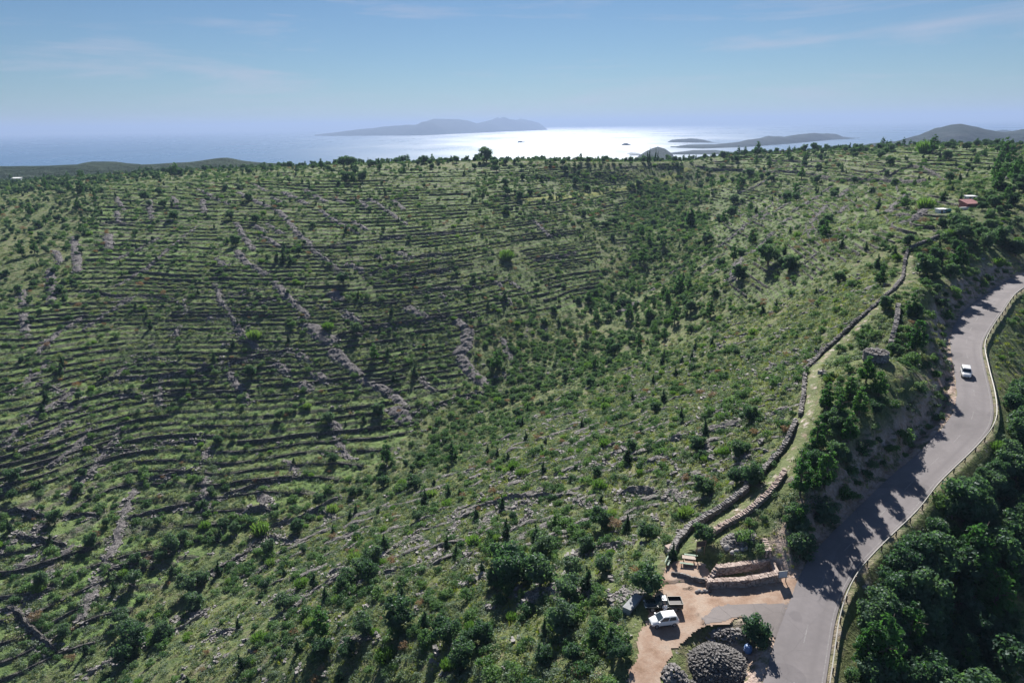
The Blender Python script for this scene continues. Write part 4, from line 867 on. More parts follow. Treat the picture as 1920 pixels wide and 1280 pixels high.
def laid_wall(name, label, cat, P, h0, thick, mat, zb=None, grp=None, sz=.34, tumble=.06, capmat=None):
    """P ground line (x,y); core and its stones"""
    S_ = resample(np.asarray(P, float)[:, :2], sz); n = len(S_)
    g = np.gradient(S_, axis=0); g /= np.linalg.norm(g, axis=1)[:, None]+1e-9; k = np.stack([g[:, 1], -g[:, 0]], 1)
    z0 = H(S_[:, 0], S_[:, 1])-.12 if zb is None else np.interp(np.linspace(0, 1, n), np.linspace(0, 1, len(zb)), zb)
    hh = (h0 if np.isscalar(h0) else np.interp(np.linspace(0, 1, n), np.linspace(0, 1, len(h0)), h0))*np.ones(n)
    hh = hh*(1+tumble*2*vn(np.arange(n)/5., np.full(n, S_[0, 0]), 81)); rz = np.arctan2(g[:, 1], g[:, 0])
    C = []; Z = []; A = []
    nc = max(2, int(round(hh.mean()/(sz*.62))))
    for q in range(nc):
        for sd_ in (-1, 1):
            f = (q+.5)/nc; off = thick/2-.10-.10*f
            o2 = rng.uniform(-.5, .5, n)*sz*.5
            x = S_[:, 0]+k[:, 0]*sd_*off+g[:, 0]*o2; y = S_[:, 1]+k[:, 1]*sd_*off+g[:, 1]*o2
            C.append(np.stack([x, y, z0+hh*f], -1)+rng.normal(0, tumble*.5, (n, 3))); Z.append(np.stack([np.full(n, sz*1.02)*rng.uniform(.8, 1.25, n), np.full(n, .26), hh/nc*rng.uniform(.85, 1.1, n)], -1)); A.append(rz)
    for sd_ in (-.5, .5) if thick > .5 else (0,):
        o2 = rng.uniform(-.5, .5, n)*sz*.5
        C.append(np.stack([S_[:, 0]+k[:, 0]*sd_*thick*.5+g[:, 0]*o2, S_[:, 1]+k[:, 1]*sd_*thick*.5+g[:, 1]*o2, z0+hh+.03], -1)+rng.normal(0, tumble*.5, (n, 3))); Z.append(np.stack([np.full(n, sz)*rng.uniform(.8, 1.3, n), np.full(n, thick*.56), np.full(n, .16)*rng.uniform(.7, 1.5, n)], -1)); A.append(rz)
    C = np.concatenate(C); Z = np.concatenate(Z); A = np.concatenate(A)
    c0 = np.array([S_[n//2, 0], S_[n//2, 1], z0[n//2]])
    root = empty(name, c0); tag(root, label, cat, grp, 'thing')
    V, F = stones(C-c0, Z, A)
    tag(obj('stones', mesh_np('stones', V, F, mat), root), kind='stuff')
    w = thick/2-.14; V = []
    for (s_, f) in ((-1, -.3), (-1, .96), (1, .96), (1, -.3)):
        V.append(np.stack([S_[:, 0]+k[:, 0]*w*s_, S_[:, 1]+k[:, 1]*w*s_, z0+hh*f], -1)-c0)
    F = [[q*n+j, q*n+j+1, (q+1)*n+j+1, (q+1)*n+j] for q in range(3) for j in range(n-1)]+[[3*n+j, j, j+1, 3*n+j+1][::-1] for j in range(0)]
    obj('core', mesh_np('core', np.concatenate(V), [np.array(F), np.array([[0, n, 2*n, 3*n], [4*n-1, 3*n-1, 2*n-1, n-1]])], M_WALL), root)
    return root
def gpts(uv): return ground([p[0] for p in uv], [p[1] for p in uv])
pw = 'walls along the stony path'
laid_wall('path_wall', 'grey dry stone wall along the left of the path just above the parking place', 'stone wall', gpts([(1257,1046),(1268,1022),(1290,996),(1330,971),(1365,949),(1400,922)]), 1.15, .8, M_ROCK, None, pw)
laid_wall('path_wall', 'straight grey stone wall left of the path beside the large pines', 'stone wall', gpts([(1398,914),(1425,896),(1440,876),(1462,852),(1478,826),(1492,794)]), 1.0, .75, M_ROCK, None, pw, .34, .12)
laid_wall('path_wall', 'low stone wall left of the path where it climbs steeply', 'stone wall', gpts([(1500,780),(1506,745),(1509,698)]), [.9,.6,.85], .65, M_ROCK, None, pw, .34, .14)
laid_wall('path_wall', 'long stone wall left of the path passing the round stone platform', 'stone wall', gpts([(1512,692),(1540,664),(1575,632),(1610,600),(1645,570),(1675,545),(1693,520),(1696,490),(1702,470)]), [.7,.85,.6,.9,.6,.8], .6, M_ROCK, None, pw, .36, .16)
laid_wall('path_wall', 'far end of the path wall bending to the right on the ridge', 'stone wall', gpts([(1703,468),(1730,457),(1770,440),(1800,430)]), .8, .7, M_ROCK, None, pw, .45, .12)
laid_wall('path_wall', 'pinkish stone wall along the right of the path above the flat clearing', 'stone wall', gpts([(1325,1010),(1355,990),(1395,968),(1420,948),(1440,930),(1460,905),(1470,890)]), .85, .75, M_ROCKW, None, pw)
laid_wall('path_wall', 'short crumbling stone wall right of the path beyond the large pines', 'stone wall', gpts([(1535,812),(1550,795),(1565,770)]), .9, .7, M_ROCK, None, pw)
laid_wall('path_wall', 'stone wall running up from the round stone platform to a large pine', 'stone wall', gpts([(1669,652),(1673,635),(1680,610),(1683,578)]), 1.2, .9, M_ROCK, None, pw)
# retaining walls at the parking place
def lp(uv):
    u = np.array([p[0] for p in uv], float); v = np.array([p[1] for p in uv], float); Q = Pz(u, v, np.full(len(u), -60.8))
    for _ in range(4): Q = Pz(u, v, lotz(Q[:, 0], Q[:, 1]))
    return Q
q = lp([(1327,1100),(1365,1099),(1400,1097),(1432,1092),(1460,1086)]); laid_wall('retaining_wall', 'lower front stone retaining wall facing the gravel parking place', 'stone wall', q, 1.15, .8, M_ROCKW, q[:, 2]-.1, 'retaining walls at the parking place', .36, .02)
q2 = Pz(np.array([1345,1370,1395,1418,1438]), np.array([1074,1071,1067,1063,1059]), np.full(5, -60.15)); laid_wall('retaining_wall', 'upper stone retaining wall behind the dark planted bed', 'stone wall', q2, 1.15, .85, M_ROCKW, q2[:, 2]-.1, 'retaining walls at the parking place', .36, .02)
q3 = np.concatenate([q2[-1:], ground([1440,1437,1433],[1042,1028,1014])]); laid_wall('retaining_wall', 'side stone wall running back uphill from the corner of the upper wall', 'stone wall', q3[:, :2], [1.15, .7, .5, .45], .8, M_ROCKW, None, 'retaining walls at the parking place', .36, .02)
q4 = np.array([q[0]+np.array([.1, .5, 0]), (q[0]*.5+q2[0]*.5), q2[0]+np.array([-.2, -.3, 0])]); laid_wall('retaining_wall', 'slanting stone wing wall at the left end joining lower and upper walls', 'stone wall', q4[:, :2], [1.0, 1.1, 1.25], .6, M_ROCKW, q4[:, 2]-.1, 'retaining walls at the parking place', .36, .02)
q5 = np.array([q2[-1]+np.array([.5, -.3, 0]), q[-1]+np.array([-.2, .5, 0])]); laid_wall('retaining_wall', 'short stone end wall closing the planted bed on the right', 'stone wall', q5[:, :2], [1.0, 1.0], .6, M_ROCKW, q5[:, 2]-.1, 'retaining walls at the parking place', .36, .02)
# round stone platform and mounds
def ring_stones(name, label, cat, c, rad_fn, hts, mat, sz, grp=None, topfill=True, seed=0):
    """stepped round stone building: hts list of (z0,z1,r0,r1)"""
    C = []; Z = []; A = []; core = MB()
    for (z0, z1, r0, r1) in hts:
        ncr = max(1, int(round((z1-z0)/(sz*.62))))
        for k in range(ncr):
            f = (k+.5)/ncr; r = r0+(r1-r0)*f; m = max(6, int(2*math.pi*r/sz)); a = np.arange(m)/m*2*math.pi+rng.uniform(0, 1)
            rr_ = r*rad_fn(a); C.append(np.stack([rr_*np.cos(a), rr_*np.sin(a), np.full(m, z0+(z1-z0)*f)], -1)+rng.normal(0, .05 if sz > .33 else .085, (m, 3)))
            Z.append(np.stack([rng.uniform(.6, 1.5, m)*sz, np.full(m, .3), np.full(m, (z1-z0)/ncr*1.02)], -1)); A.append(a+math.pi/2)
        m = 28; a = np.arange(m)/m*2*math.pi
        lo = np.stack([(r0-.12)*rad_fn(a)*np.cos(a), (r0-.12)*rad_fn(a)*np.sin(a), np.full(m, z0-.4)], -1); hi = np.stack([(r1-.12)*rad_fn(a)*np.cos(a), (r1-.12)*rad_fn(a)*np.sin(a), np.full(m, z1-.02)], -1)
        core.add(np.concatenate([lo, hi]), [(j, (j+1) % m, m+(j+1) % m, m+j) for j in range(m)]+[tuple(m+j for j in range(m))])
        if topfill:
            m = int(r1*r1*9); a = rng.uniform(0, 6.28, m); r = r1*np.sqrt(rng.uniform(0, 1, m))*.97*rad_fn(a)
            C.append(np.stack([r*np.cos(a), r*np.sin(a), np.full(m, z1)+rng.uniform(-.03, .08, m)], -1)); Z.append(rng.uniform(.6, 1.3, (m, 3))*np.array([sz, sz*.8, sz*.5])); A.append(rng.uniform(0, 6, m))
    root = empty(name, c); tag(root, label, cat, grp)
    V, F = stones(np.concatenate(C), np.concatenate(Z), np.concatenate(A)); tag(obj('stones', mesh_np('stones', V, F, mat), root), kind='stuff')
    core.build('core', M_WALL, root); return root
g = ground([1650],[679])[0]
ring_stones('stone_platform', 'round drum shaped dry stone platform with flat pale top beside the path', 'stone platform', g+np.array([0, 1.6, -.3]), lambda a: 1+.03*np.sin(3*a), [(0, 2.0, 2.15, 2.05), (2.0, 2.25, .8, .5)], M_ROCK, .36)
g = ground([1342],[1262])[0]
ring_stones('stone_mound', 'large stepped dry stone mound at the bottom beside the road', 'stone mound', g+np.array([0, 0.3, -1.0]), lambda a: 1+.07*np.sin(2*a+1)+.04*np.sin(5*a), [(0, 2.0, 4.7, 4.2), (2.0, 3.0, 3.5, 2.6), (3.0, 3.8, 2.4, 1.2), (3.8, 4.1, 1.0, .4)], M_ROCKD, .17)
def stone_pile(name, label, cat, c, rx, ry, h, n, s, mat, grp=None, rz=0):
    a = rng.uniform(0, 6.28, n); q_ = np.sqrt(rng.uniform(0, 1, n)); x = rx*q_*np.cos(a); y = ry*q_*np.sin(a); ca, sa = math.cos(rz), math.sin(rz)
    X, Y = x*ca-y*sa, x*sa+y*ca
    z = h*(1-q_**2)*rng.uniform(.55, 1, n)+H(c[0]+X, c[1]+Y)-c[2]
    V, F = stones(np.stack([X, Y, z], -1), rng.uniform(.5, 1.4, (n, 3))*s*np.array([1, .9, .7]), rng.uniform(0, 6, n), .2)
    return tag(obj(name, mesh_np(name, V, F, mat), None, c), label, cat, grp)
stone_pile('stone_pile', 'pile of loose grey stones on the grass between the path and the upper wall', 'stone pile', ground([1386],[1012])[0], 2.6, 1.6, .7, 330, .30, M_ROCK)
stone_pile('stone_pile', 'pale pile of stones at the edge of the dirt track beside the large mound', 'stone pile', ground([1266],[1272])[0], 1.6, 1.8, 1.2, 220, .32, M_ROCK)
stone_pile('stone_pile', 'broken stones behind the large mound below the grass edge', 'stone pile', ground([1362],[1192])[0], 2.6, 1.0, .5, 160, .3, M_ROCK)
stone_pile('stone_pile', 'scatter of broken stones left of the concrete trough', 'stone pile', ground([1176],[1122])[0], 2.4, 2.6, .5, 200, .4, M_ROCK)

# ------------------------------------------------------------------ vegetation: kinds
def leafball(lobes, n, size, asp=1.0, up=.25, shell=.62):
    """leaf sized faces spread through the lobes; lobes (x y z rx ry rz)"""
    Lb = np.array(lobes, float); w = (Lb[:, 3]*Lb[:, 4]*Lb[:, 5])**(2/3.); w /= w.sum(); k = rng.choice(len(Lb), n, p=w); l = Lb[k]
    d = rng.normal(0, 1, (n, 3)); d /= np.linalg.norm(d, axis=1)[:, None]; d[:, 2] = np.where(d[:, 2] < -.55, -d[:, 2], d[:, 2])
    r = shell+(1.03-shell)*rng.uniform(0, 1, n)**.7; c = l[:, :3]+d*l[:, 3:]*r[:, None]
    nm = d*.75+rng.normal(0, .55, (n, 3))+np.array([0, 0, up]); nm /= np.linalg.norm(nm, axis=1)[:, None]
    t = np.cross(nm, rng.normal(0, 1, (n, 3))); t /= np.linalg.norm(t, axis=1)[:, None]; b = np.cross(nm, t)
    s1 = size*rng.uniform(.55, 1.25, n)[:, None]; s2 = s1*asp*rng.uniform(.7, 1.2, n)[:, None]
    V = np.stack([c-t*s1*.5, c+b*s2*.42+nm*s1*.1, c+t*s1*.55, c-b*s2*.42-nm*s1*.06], 1).reshape(-1, 3)
    return V, np.arange(4*n).reshape(-1, 4)
def blob(lobes, f=.62):
    """dark inner mass that keeps a crown from being see-through everywhere"""
    V = []; F = []; n = 0
    for (x, y, z, a, b, c) in lobes:
        m, q = 7, 4; base = n
        for i in range(q+1):
            th = math.pi*i/q
            for j in range(m):
                ph = 2*math.pi*j/m; k = f*rng.uniform(.75, 1.15)
                V.append((x+a*k*math.sin(th)*math.cos(ph), y+b*k*math.sin(th)*math.sin(ph), z+c*k*math.cos(th))); n += 1
        for i in range(q):
            for j in range(m): F.append((base+i*m+j, base+(i+1)*m+j, base+(i+1)*m+(j+1) % m, base+i*m+(j+1) % m))
    return np.array(V), np.array(F)
def crown_mesh(name, lobes, n, size, mat, asp=1.0, up=.25, shell=.62, core=.62):
    V, F = leafball(lobes, n, size, asp, up, shell)
    if core:
        v2, f2 = blob(lobes, core); F = np.concatenate([F, f2+len(V)]); V = np.concatenate([V, v2])
    return mesh_np(name, V, F, mat)
def trunk_mesh(h, r, limbs, lean=.3, fr=.45):
    b = MB(); lx, ly = rng.uniform(-lean, lean, 2); P = [(0, 0, -.5), (lx*.2, ly*.2, h*.25), (lx*.6, ly*.6, h*.6), (lx, ly, h)]
    b.tube(P, [r*1.25, r, r*.75, r*.3], 6)
    for k in range(limbs):
        f = rng.uniform(fr, .9); a = rng.uniform(0, 6.28); l = h*rng.uniform(.2, .38); p0 = np.array([lx*f, ly*f, h*f])
        b.tube([p0, p0+np.array([math.cos(a)*l*.5, math.sin(a)*l*.5, l*.25]), p0+np.array([math.cos(a)*l, math.sin(a)*l, l*.55])], [r*.4, r*.28, r*.1], 4)
    return b.mesh('trunk', M_BARK)
KIND = {}
def lobes_round(R_, Hh, n, z0=.15, k=.5):
    out = [(0, 0, Hh*.45, R_*.62, R_*.62, Hh*.45)]
    for i in range(n):
        a = 6.283*(i+rng.uniform(0, .6))/n*1.9; f = rng.uniform(.35, .72); z = Hh*rng.uniform(z0, .80); q = R_*k*rng.uniform(.6, 1.05)*(1-.25*z/Hh)
        out.append((math.cos(a)*R_*f, math.sin(a)*R_*f, z, q, q, q*rng.uniform(.7, 1.0)))
    return out
def lobes_pine(R_, Hh):
    out = []
    for t in range(7):
        z = Hh*(.26+.70*t/6); rr_ = R_*(1.0-.72*(t/6)**1.5)*(1 if t else .8); m = max(1, int(6-t*.75))
        for i in range(m):
            a = 6.283*(i/m)+rng.uniform(-.5, .5)+t; q = R_*.40*rng.uniform(.65, 1.1)*(1-.32*t/6); f = rr_*rng.uniform(.40, .72)*(0 if t == 6 else 1)
            out.append((math.cos(a)*f, math.sin(a)*f, z+rng.uniform(-.06, .06)*Hh, q, q, q*.72))
    return out
def lobes_cone(R_, Hh):
    out = []
    for t in range(6):
        z = Hh*(.10+.80*t/5); q = R_*(.85-.62*t/5)
        for i in range(2 if t < 4 else 1):
            a = rng.uniform(0, 6.28); out.append((math.cos(a)*q*.4, math.sin(a)*q*.4, z, q*.75, q*.75, Hh*.14))
    return out
def up_blades(n, R_, Hh, w, spread=.6):
    """thin upright stems fanning from the ground"""
    a = rng.uniform(0, 6.28, n); r = R_*np.sqrt(rng.uniform(0, 1, n)); x = r*np.cos(a)*.55; y = r*np.sin(a)*.55
    h = Hh*rng.uniform(.55, 1.05, n)*(1-.35*(r/R_)**2); ex = x+np.cos(a)*r*spread; ey = y+np.sin(a)*r*spread; q = rng.uniform(0, 6.28, n)
    dx, dy = np.cos(q)*w, np.sin(q)*w; z0 = h*.0-.05
    V = np.stack([np.stack([x-dx, y-dy, z0], -1), np.stack([x+dx, y+dy, z0], -1), np.stack([ex+dx*.6, ey+dy*.6, h], -1), np.stack([ex-dx*.6, ey-dy*.6, h*.96], -1)], 1).reshape(-1, 3)
    return V, np.arange(4*n).reshape(-1, 4)
def mk(kind, i):
    if kind == 'pine_tree':
        h = rng.uniform(6, 7.5); R_ = rng.uniform(1.9, 2.5); return crown_mesh('crown', lobes_pine(R_, h), 1500, .40, M_PINE, .8, .35, .5, .55), trunk_mesh(h*.93, .17, 5)
    if kind == 'oak_tree':
        h = rng.uniform(3.8, 4.6); R_ = rng.uniform(1.9, 2.3); return crown_mesh('crown', lobes_round(R_, h, 13, .24), 1300, .30, M_OAK, .9, .2, .7, .68), trunk_mesh(h*.7, .16, 4)
    if kind == 'juniper':
        h = rng.uniform(2.6, 3.4); R_ = rng.uniform(.85, 1.15); return crown_mesh('crown', lobes_cone(R_, h)+[(.3, .2, h*.3, R_*.7, R_*.7, h*.26)], 620, .24, M_JUN, .7, .5, .6, .66), trunk_mesh(h*.75, .08, 2)
    if kind == 'shrub': return crown_mesh('shrub', lobes_round(1.15, 1.2, 9, .2, .5), 520, .19, M_SHR, .9, .35, .5, .40), None
    if kind == 'broom_bush':
        V, F = up_blades(240, 1.0, 1.5, .045, .55); v2, f2 = leafball(lobes_round(.95, 1.35, 6, .3, .5), 330, .17, .6, .5, .5); return mesh_np('broom_bush', np.concatenate([V, v2]), np.concatenate([F, f2+len(V)]), M_BRO), None
    if kind == 'autumn_bush': return crown_mesh('autumn_bush', lobes_round(1.0, 1.3, 9, .25, .45), 380, .17, M_AUT, .9, .3, .35, 0), None
    if kind == 'scrub': return crown_mesh('scrub', [(rng.uniform(-.55,.55), rng.uniform(-.55,.55), .14, rng.uniform(.28,.5), rng.uniform(.28,.5), rng.uniform(.2,.38)) for q in range(6)], 120, .19, M_SCR, .9, .5, .4, 0), None
    if kind == 'grass': 
        V, F = up_blades(26, .45, .42, .035, .7); return mesh_np('grass', V, F, M_GRS), None
NVAR = {'pine_tree': 6, 'oak_tree': 6, 'juniper': 5, 'shrub': 6, 'broom_bush': 4, 'autumn_bush': 4, 'scrub': 6, 'grass': 3}
for k_, n_ in NVAR.items(): KIND[k_] = [mk(k_, i) for i in range(n_)]
RADIUS = {'pine_tree': 2.2, 'oak_tree': 2.0, 'juniper': 1.0, 'shrub': 1.0, 'broom_bush': 1.0, 'autumn_bush': 1.0, 'scrub': .55, 'grass': .4}
HGT = {'pine_tree': 6.8, 'oak_tree': 4.2, 'juniper': 3.0, 'shrub': 1.3, 'broom_bush': 1.5, 'autumn_bush': 1.3, 'scrub': .6, 'grass': .4}

# ------------------------------------------------------------------ vegetation: where
Z_BANK = [(1445,925),(1475,860),(1500,815),(1540,760),(1590,700),(1640,690),(1690,640),(1690,560),(1740,560),(1805,600),(1795,680),(1790,770),(1720,850),(1660,915),(1600,980),(1550,1030),(1495,1065),(1455,1010),(1440,960)]
Z_WOOD = [(1950,700),(1900,740),(1865,800),(1800,880),(1720,960),(1640,1045),(1610,1100),(1580,1180),(1560,1300),(1560,1450),(2200,1450),(2200,600)]
Z_FIELD = [(1850,660),(1872,600),(1930,560),(2100,560),(2100,760),(1930,760),(1880,740)]
Z_VPINE = [(1085,560),(1180,545),(1300,535),(1335,590),(1290,630),(1200,670),(1150,690),(1085,640)]
Z_GULLY = [(1060,600),(1190,470),(1160,400),(1200,350),(1290,345),(1340,420),(1300,500),(1330,540),(1230,640),(1120,740),(1000,780),(900,860),(780,930),(640,960),(600,930),(760,870),(870,770),(920,700),(880,640),(940,600)]
Z_GBOT = [(600,930),(640,960),(520,1040),(420,1120),(330,1190),(210,1290),(80,1290),(170,1180),(230,1080),(330,1010),(430,990)]
Z_LEDGE = [(-100,330),(120,325),(190,345),(200,420),(170,500),(130,560),(60,610),(-100,640)]
Z_UPR = [(1770,450),(1830,400),(1850,340),(1960,300),(2100,290),(2100,520),(1960,480),(1900,490),(1830,530),(1760,540),(1710,520)]
Z_RIDGE = [(-200,298),(600,300),(1290,296),(1330,280),(1700,255),(2000,255),(2000,285),(1800,283),(1700,290),(1560,300),(1330,306),(1280,322),(1000,322),(700,326),(500,325),(0,336),(-200,340)]
Z_FAR = [(-200,300),(560,306),(600,316),(170,345),(0,350),(-200,360)]
Z_BOTT = [(560,1120),(700,1060),(840,1060),(960,1000),(1100,960),(1240,1000),(1235,1060),(1215,1130),(1195,1200),(1170,1300),(1150,1450),(300,1450),(420,1270)]
Z_MIDL = [(900,330),(1080,335),(1200,345),(1150,420),(1050,430),(940,400),(880,370)]
Z_ABOVE = [(1330,1005),(1440,935),(1475,900),(1445,1000),(1470,1055),(1440,1060),(1430,1010),(1380,1000)]
#            pine   oak   junip  shrub  broom  autumn scrub  grass
DENS = {
'bank':  (.040,  .130, .004,  .220,  .006,  .003,  .50,  .0),
'bankup':(.009,  .020, .003,  .10,  .004,  .003,  .30,  .0),
'wood':  (.016,  .26, .004,  .12,  .006,  .002,  .12,  .0),
'field': (.000,  .003, .001,  .020,  .004,  .000,  .20,  .25),
'vpine': (.006,  .006, .002,  .110,  .004,  .002,  .28,  .0),
'gully': (.0006, .005, .0015, .190,  .0040, .003,  .95,  .0),
'gbot':  (.000,  .014, .002,  .100,  .005,  .003,  .45,  .0),
'ledge': (.0006, .012, .001,  .030,  .001,  .002,  .30,  .0),
'upr':   (.006,  .018, .004,  .060,  .002,  .004,  .25,  .0),
'ridge': (.0007, .0035, .0006,  .020,  .001,  .003,  .16,  .0),
'far':   (.0010, .016, .001,  .030,  .000,  .001,  .16,  .0),
'bott':  (.000,  .008, .006,  .140,  .010,  .004,  .95,  .4),
'midl':  (.0003, .002, .001,  .060,  .001,  .004,  .26,  .0),
'above': (.000,  .000, .000,  .035,  .006,  .004,  .50,  .3),
'left':  (.0000, .0010,.0010, .018,  .0009, .0022, .42,  .0),
'lowleft': (.000, .006, .001, .060, .002, .003, .60, .0),
'right': (.0004, .0012,.0012, .014,  .0010, .0030, .30,  .0),
'fore':  (.0000, .0008,.0028, .055,  .0045, .0045, 1.0,  .50),
'none':  (.0003, .002, .001,  .050,  .002,  .002,  .55,  .1)}
KN = ['pine_tree', 'oak_tree', 'juniper', 'shrub', 'broom_bush', 'autumn_bush', 'scrub', 'grass']
ZN = [('above', Z_ABOVE), ('bankup', [(1540,765),(1590,700),(1640,690),(1690,640),(1690,540),(1760,540),(1830,560),(1805,600),(1795,680),(1790,770)]), ('bank', Z_BANK), ('field', Z_FIELD), ('wood', Z_WOOD), ('vpine', Z_VPINE), ('ridge', Z_RIDGE), ('far', Z_FAR), ('ledge', Z_LEDGE), ('upr', Z_UPR), ('midl', Z_MIDL), ('gbot', Z_GBOT), ('gully', Z_GULLY), ('bott', Z_BOTT), ('lowleft', [(-60,900),(250,870),(430,950),(330,1060),(160,1250),(-60,1330)]), ('left', ZT_LEFT), ('right', ZT_RIGHT), ('right', ZT_TOP), ('fore', ZT_FORE)]
def clear_of(x, y, rad):
    d, z, hw_, s = near_line(x, y, RC); ok = d > hw_+1.1+rad*.3
    ok &= ~((s > 0) & (d < hw_+np.where(rad > 1.9, np.where(y > 103, 7.0, 2.6), np.where(rad > 1.5, np.where(y > 103, 5.5, 1.5), .7))) & (rng.random(len(d)) < .93))
    ok &= ~((s < 0) & (d < hw_+1.2+rad*1.25))
    d, z, hw_, s = near_line(x, y, LC); ok &= d > hw_+.3+rad*.6
    d, z, hw_, s = near_line(x, y, LC2); ok &= d > hw_+.6+rad*.6
    d, z, hw_, s = near_line(x, y, BC); ok &= d > hw_+.8+rad*.5
    p = PATHXY[::3]; d2 = np.full(len(x), 1e9)
    for a in range(0, len(x), 40000): d2[a:a+40000] = ((x[a:a+40000, None]-p[None, :, 0])**2+(y[a:a+40000, None]-p[None, :, 1])**2).min(1)
    ok &= d2 > (1.5+rad*.55)**2
    g0 = g_mound; ok &= (x-g0[0])**2+(y-g0[1])**2 > (5.2+rad*.5)**2
    ok &= (((x-g_plat[0]+.5)/5.5)**2+((y-g_plat[1]+3)/9.5)**2 > 1) | (rad < .8) & ((x-g_plat[0])**2+(y-g_plat[1]-1.6)**2 > 9)
    return ok
g_mound = ground([1342],[1262])[0]; g_plat = ground([1650],[679])[0]
PTS = {k: [] for k in KN}      # arrays x y z scale zone-index
ZI = [z[0] for z in ZN]+['none']
def zone_of(x, y, z):
    u, v = proj(np.stack([x, y, z], -1)); u = u+9*vn(x/9, y/9, 101); v = v+5*vn(x/9, y/9, 102)
    out = np.full(len(x), len(ZN))
    for i in range(len(ZN)-1, -1, -1): out = np.where(inpoly(u, v, ZN[i][1]), i, out)
    return out
for (r0, r1, cell, sc) in ((45, 210, 1.0, 1.0), (210, 430, .55, 1.12), (430, 1150, .26, 1.6)):
    A = math.radians(84)/2*(r1*r1-r0*r0)
    for ki, kn in enumerate(KN):
        if kn == 'grass' and r0 > 300: continue
        mxd = max(d[ki] for d in DENS.values()); tree = kn in ('pine_tree', 'oak_tree', 'juniper')
        cf_ = 1.0 if tree else (cell if kn in ('scrub', 'grass') else (1.0 if r0 < 400 else .5))
        n = int(A*mxd*cf_); r = np.sqrt(rng.uniform(r0*r0, r1*r1, n)); a = rng.uniform(-math.radians(42), math.radians(42), n)
        x = r*np.sin(a); y = r*np.cos(a); z = H(x, y); zi = zone_of(x, y, z); dn = np.array([DENS[q][ki] for q in ZI])[zi]
        clump = np.clip(1+1.1*vn(x/16, y/16, 120+ki)+.7*vn(x/5, y/5, 140+ki), 0, 2.4); clump = np.where(np.isin(zi, [ZI.index('wood'), ZI.index('bank')]), .5+.5*clump, clump)
        if kn in ('scrub', 'grass'): clump = np.clip(1+.6*vn(x/9, y/9, 120+ki), .2, 1.6)
        keep = rng.random(n) < dn/mxd*clump
        keep &= visible(x, y, z+HGT[kn], .012)
        x, y, z, zi, r = x[keep], y[keep], z[keep], zi[keep], r[keep]
        ok = clear_of(x, y, RADIUS[kn]*.9); x, y, z, zi, r = x[ok], y[ok], z[ok], zi[ok], r[ok]
        s_ = np.exp(rng.normal(0, .28, len(x)))
        if kn in ('scrub', 'grass'): s_ *= sc
        elif not tree and r0 > 400: s_ *= 1.35
        if kn == 'pine_tree': s_ *= np.where(np.isin(zi, [ZI.index('vpine'), ZI.index('ridge')]), .72, 1.0)
        if kn in ('pine_tree', 'oak_tree'): s_ = np.where(np.isin(zi, [ZI.index('bank'), ZI.index('bankup')]), np.minimum(s_, 1.1)*.74, s_)
        if kn == 'oak_tree': s_ *= np.where(np.isin(zi, [ZI.index('gully'), ZI.index('ledge'), ZI.index('far'), ZI.index('fore'), ZI.index('left')]), .62, .95)
        PTS[kn].append(np.stack([x, y, z-.08*s_, np.clip(s_, .5, 1.9), zi], -1))
# bushes and grass along the feet and tops of the terrace walls
if WALLPTS:
    q = np.concatenate(WALLPTS)
    for kn, pr in (('scrub', .34), ('shrub', .028)):
        m = rng.random(len(q)) < pr; p = q[m]+rng.normal(0, .45, (m.sum(), 2)); z = H(p[:, 0], p[:, 1])
        m2 = visible(p[:, 0], p[:, 1], z+1, .01); p = p[m2]; z = z[m2]; s_ = np.clip(np.exp(rng.normal(.05, .3, len(p))), .5, 1.8)*(1.25 if kn == 'scrub' else .8)
        PTS[kn].append(np.stack([p[:, 0], p[:, 1], z-.1, s_, np.full(len(p), ZI.index('left'))], -1))
for k in KN: PTS[k] = np.concatenate(PTS[k])
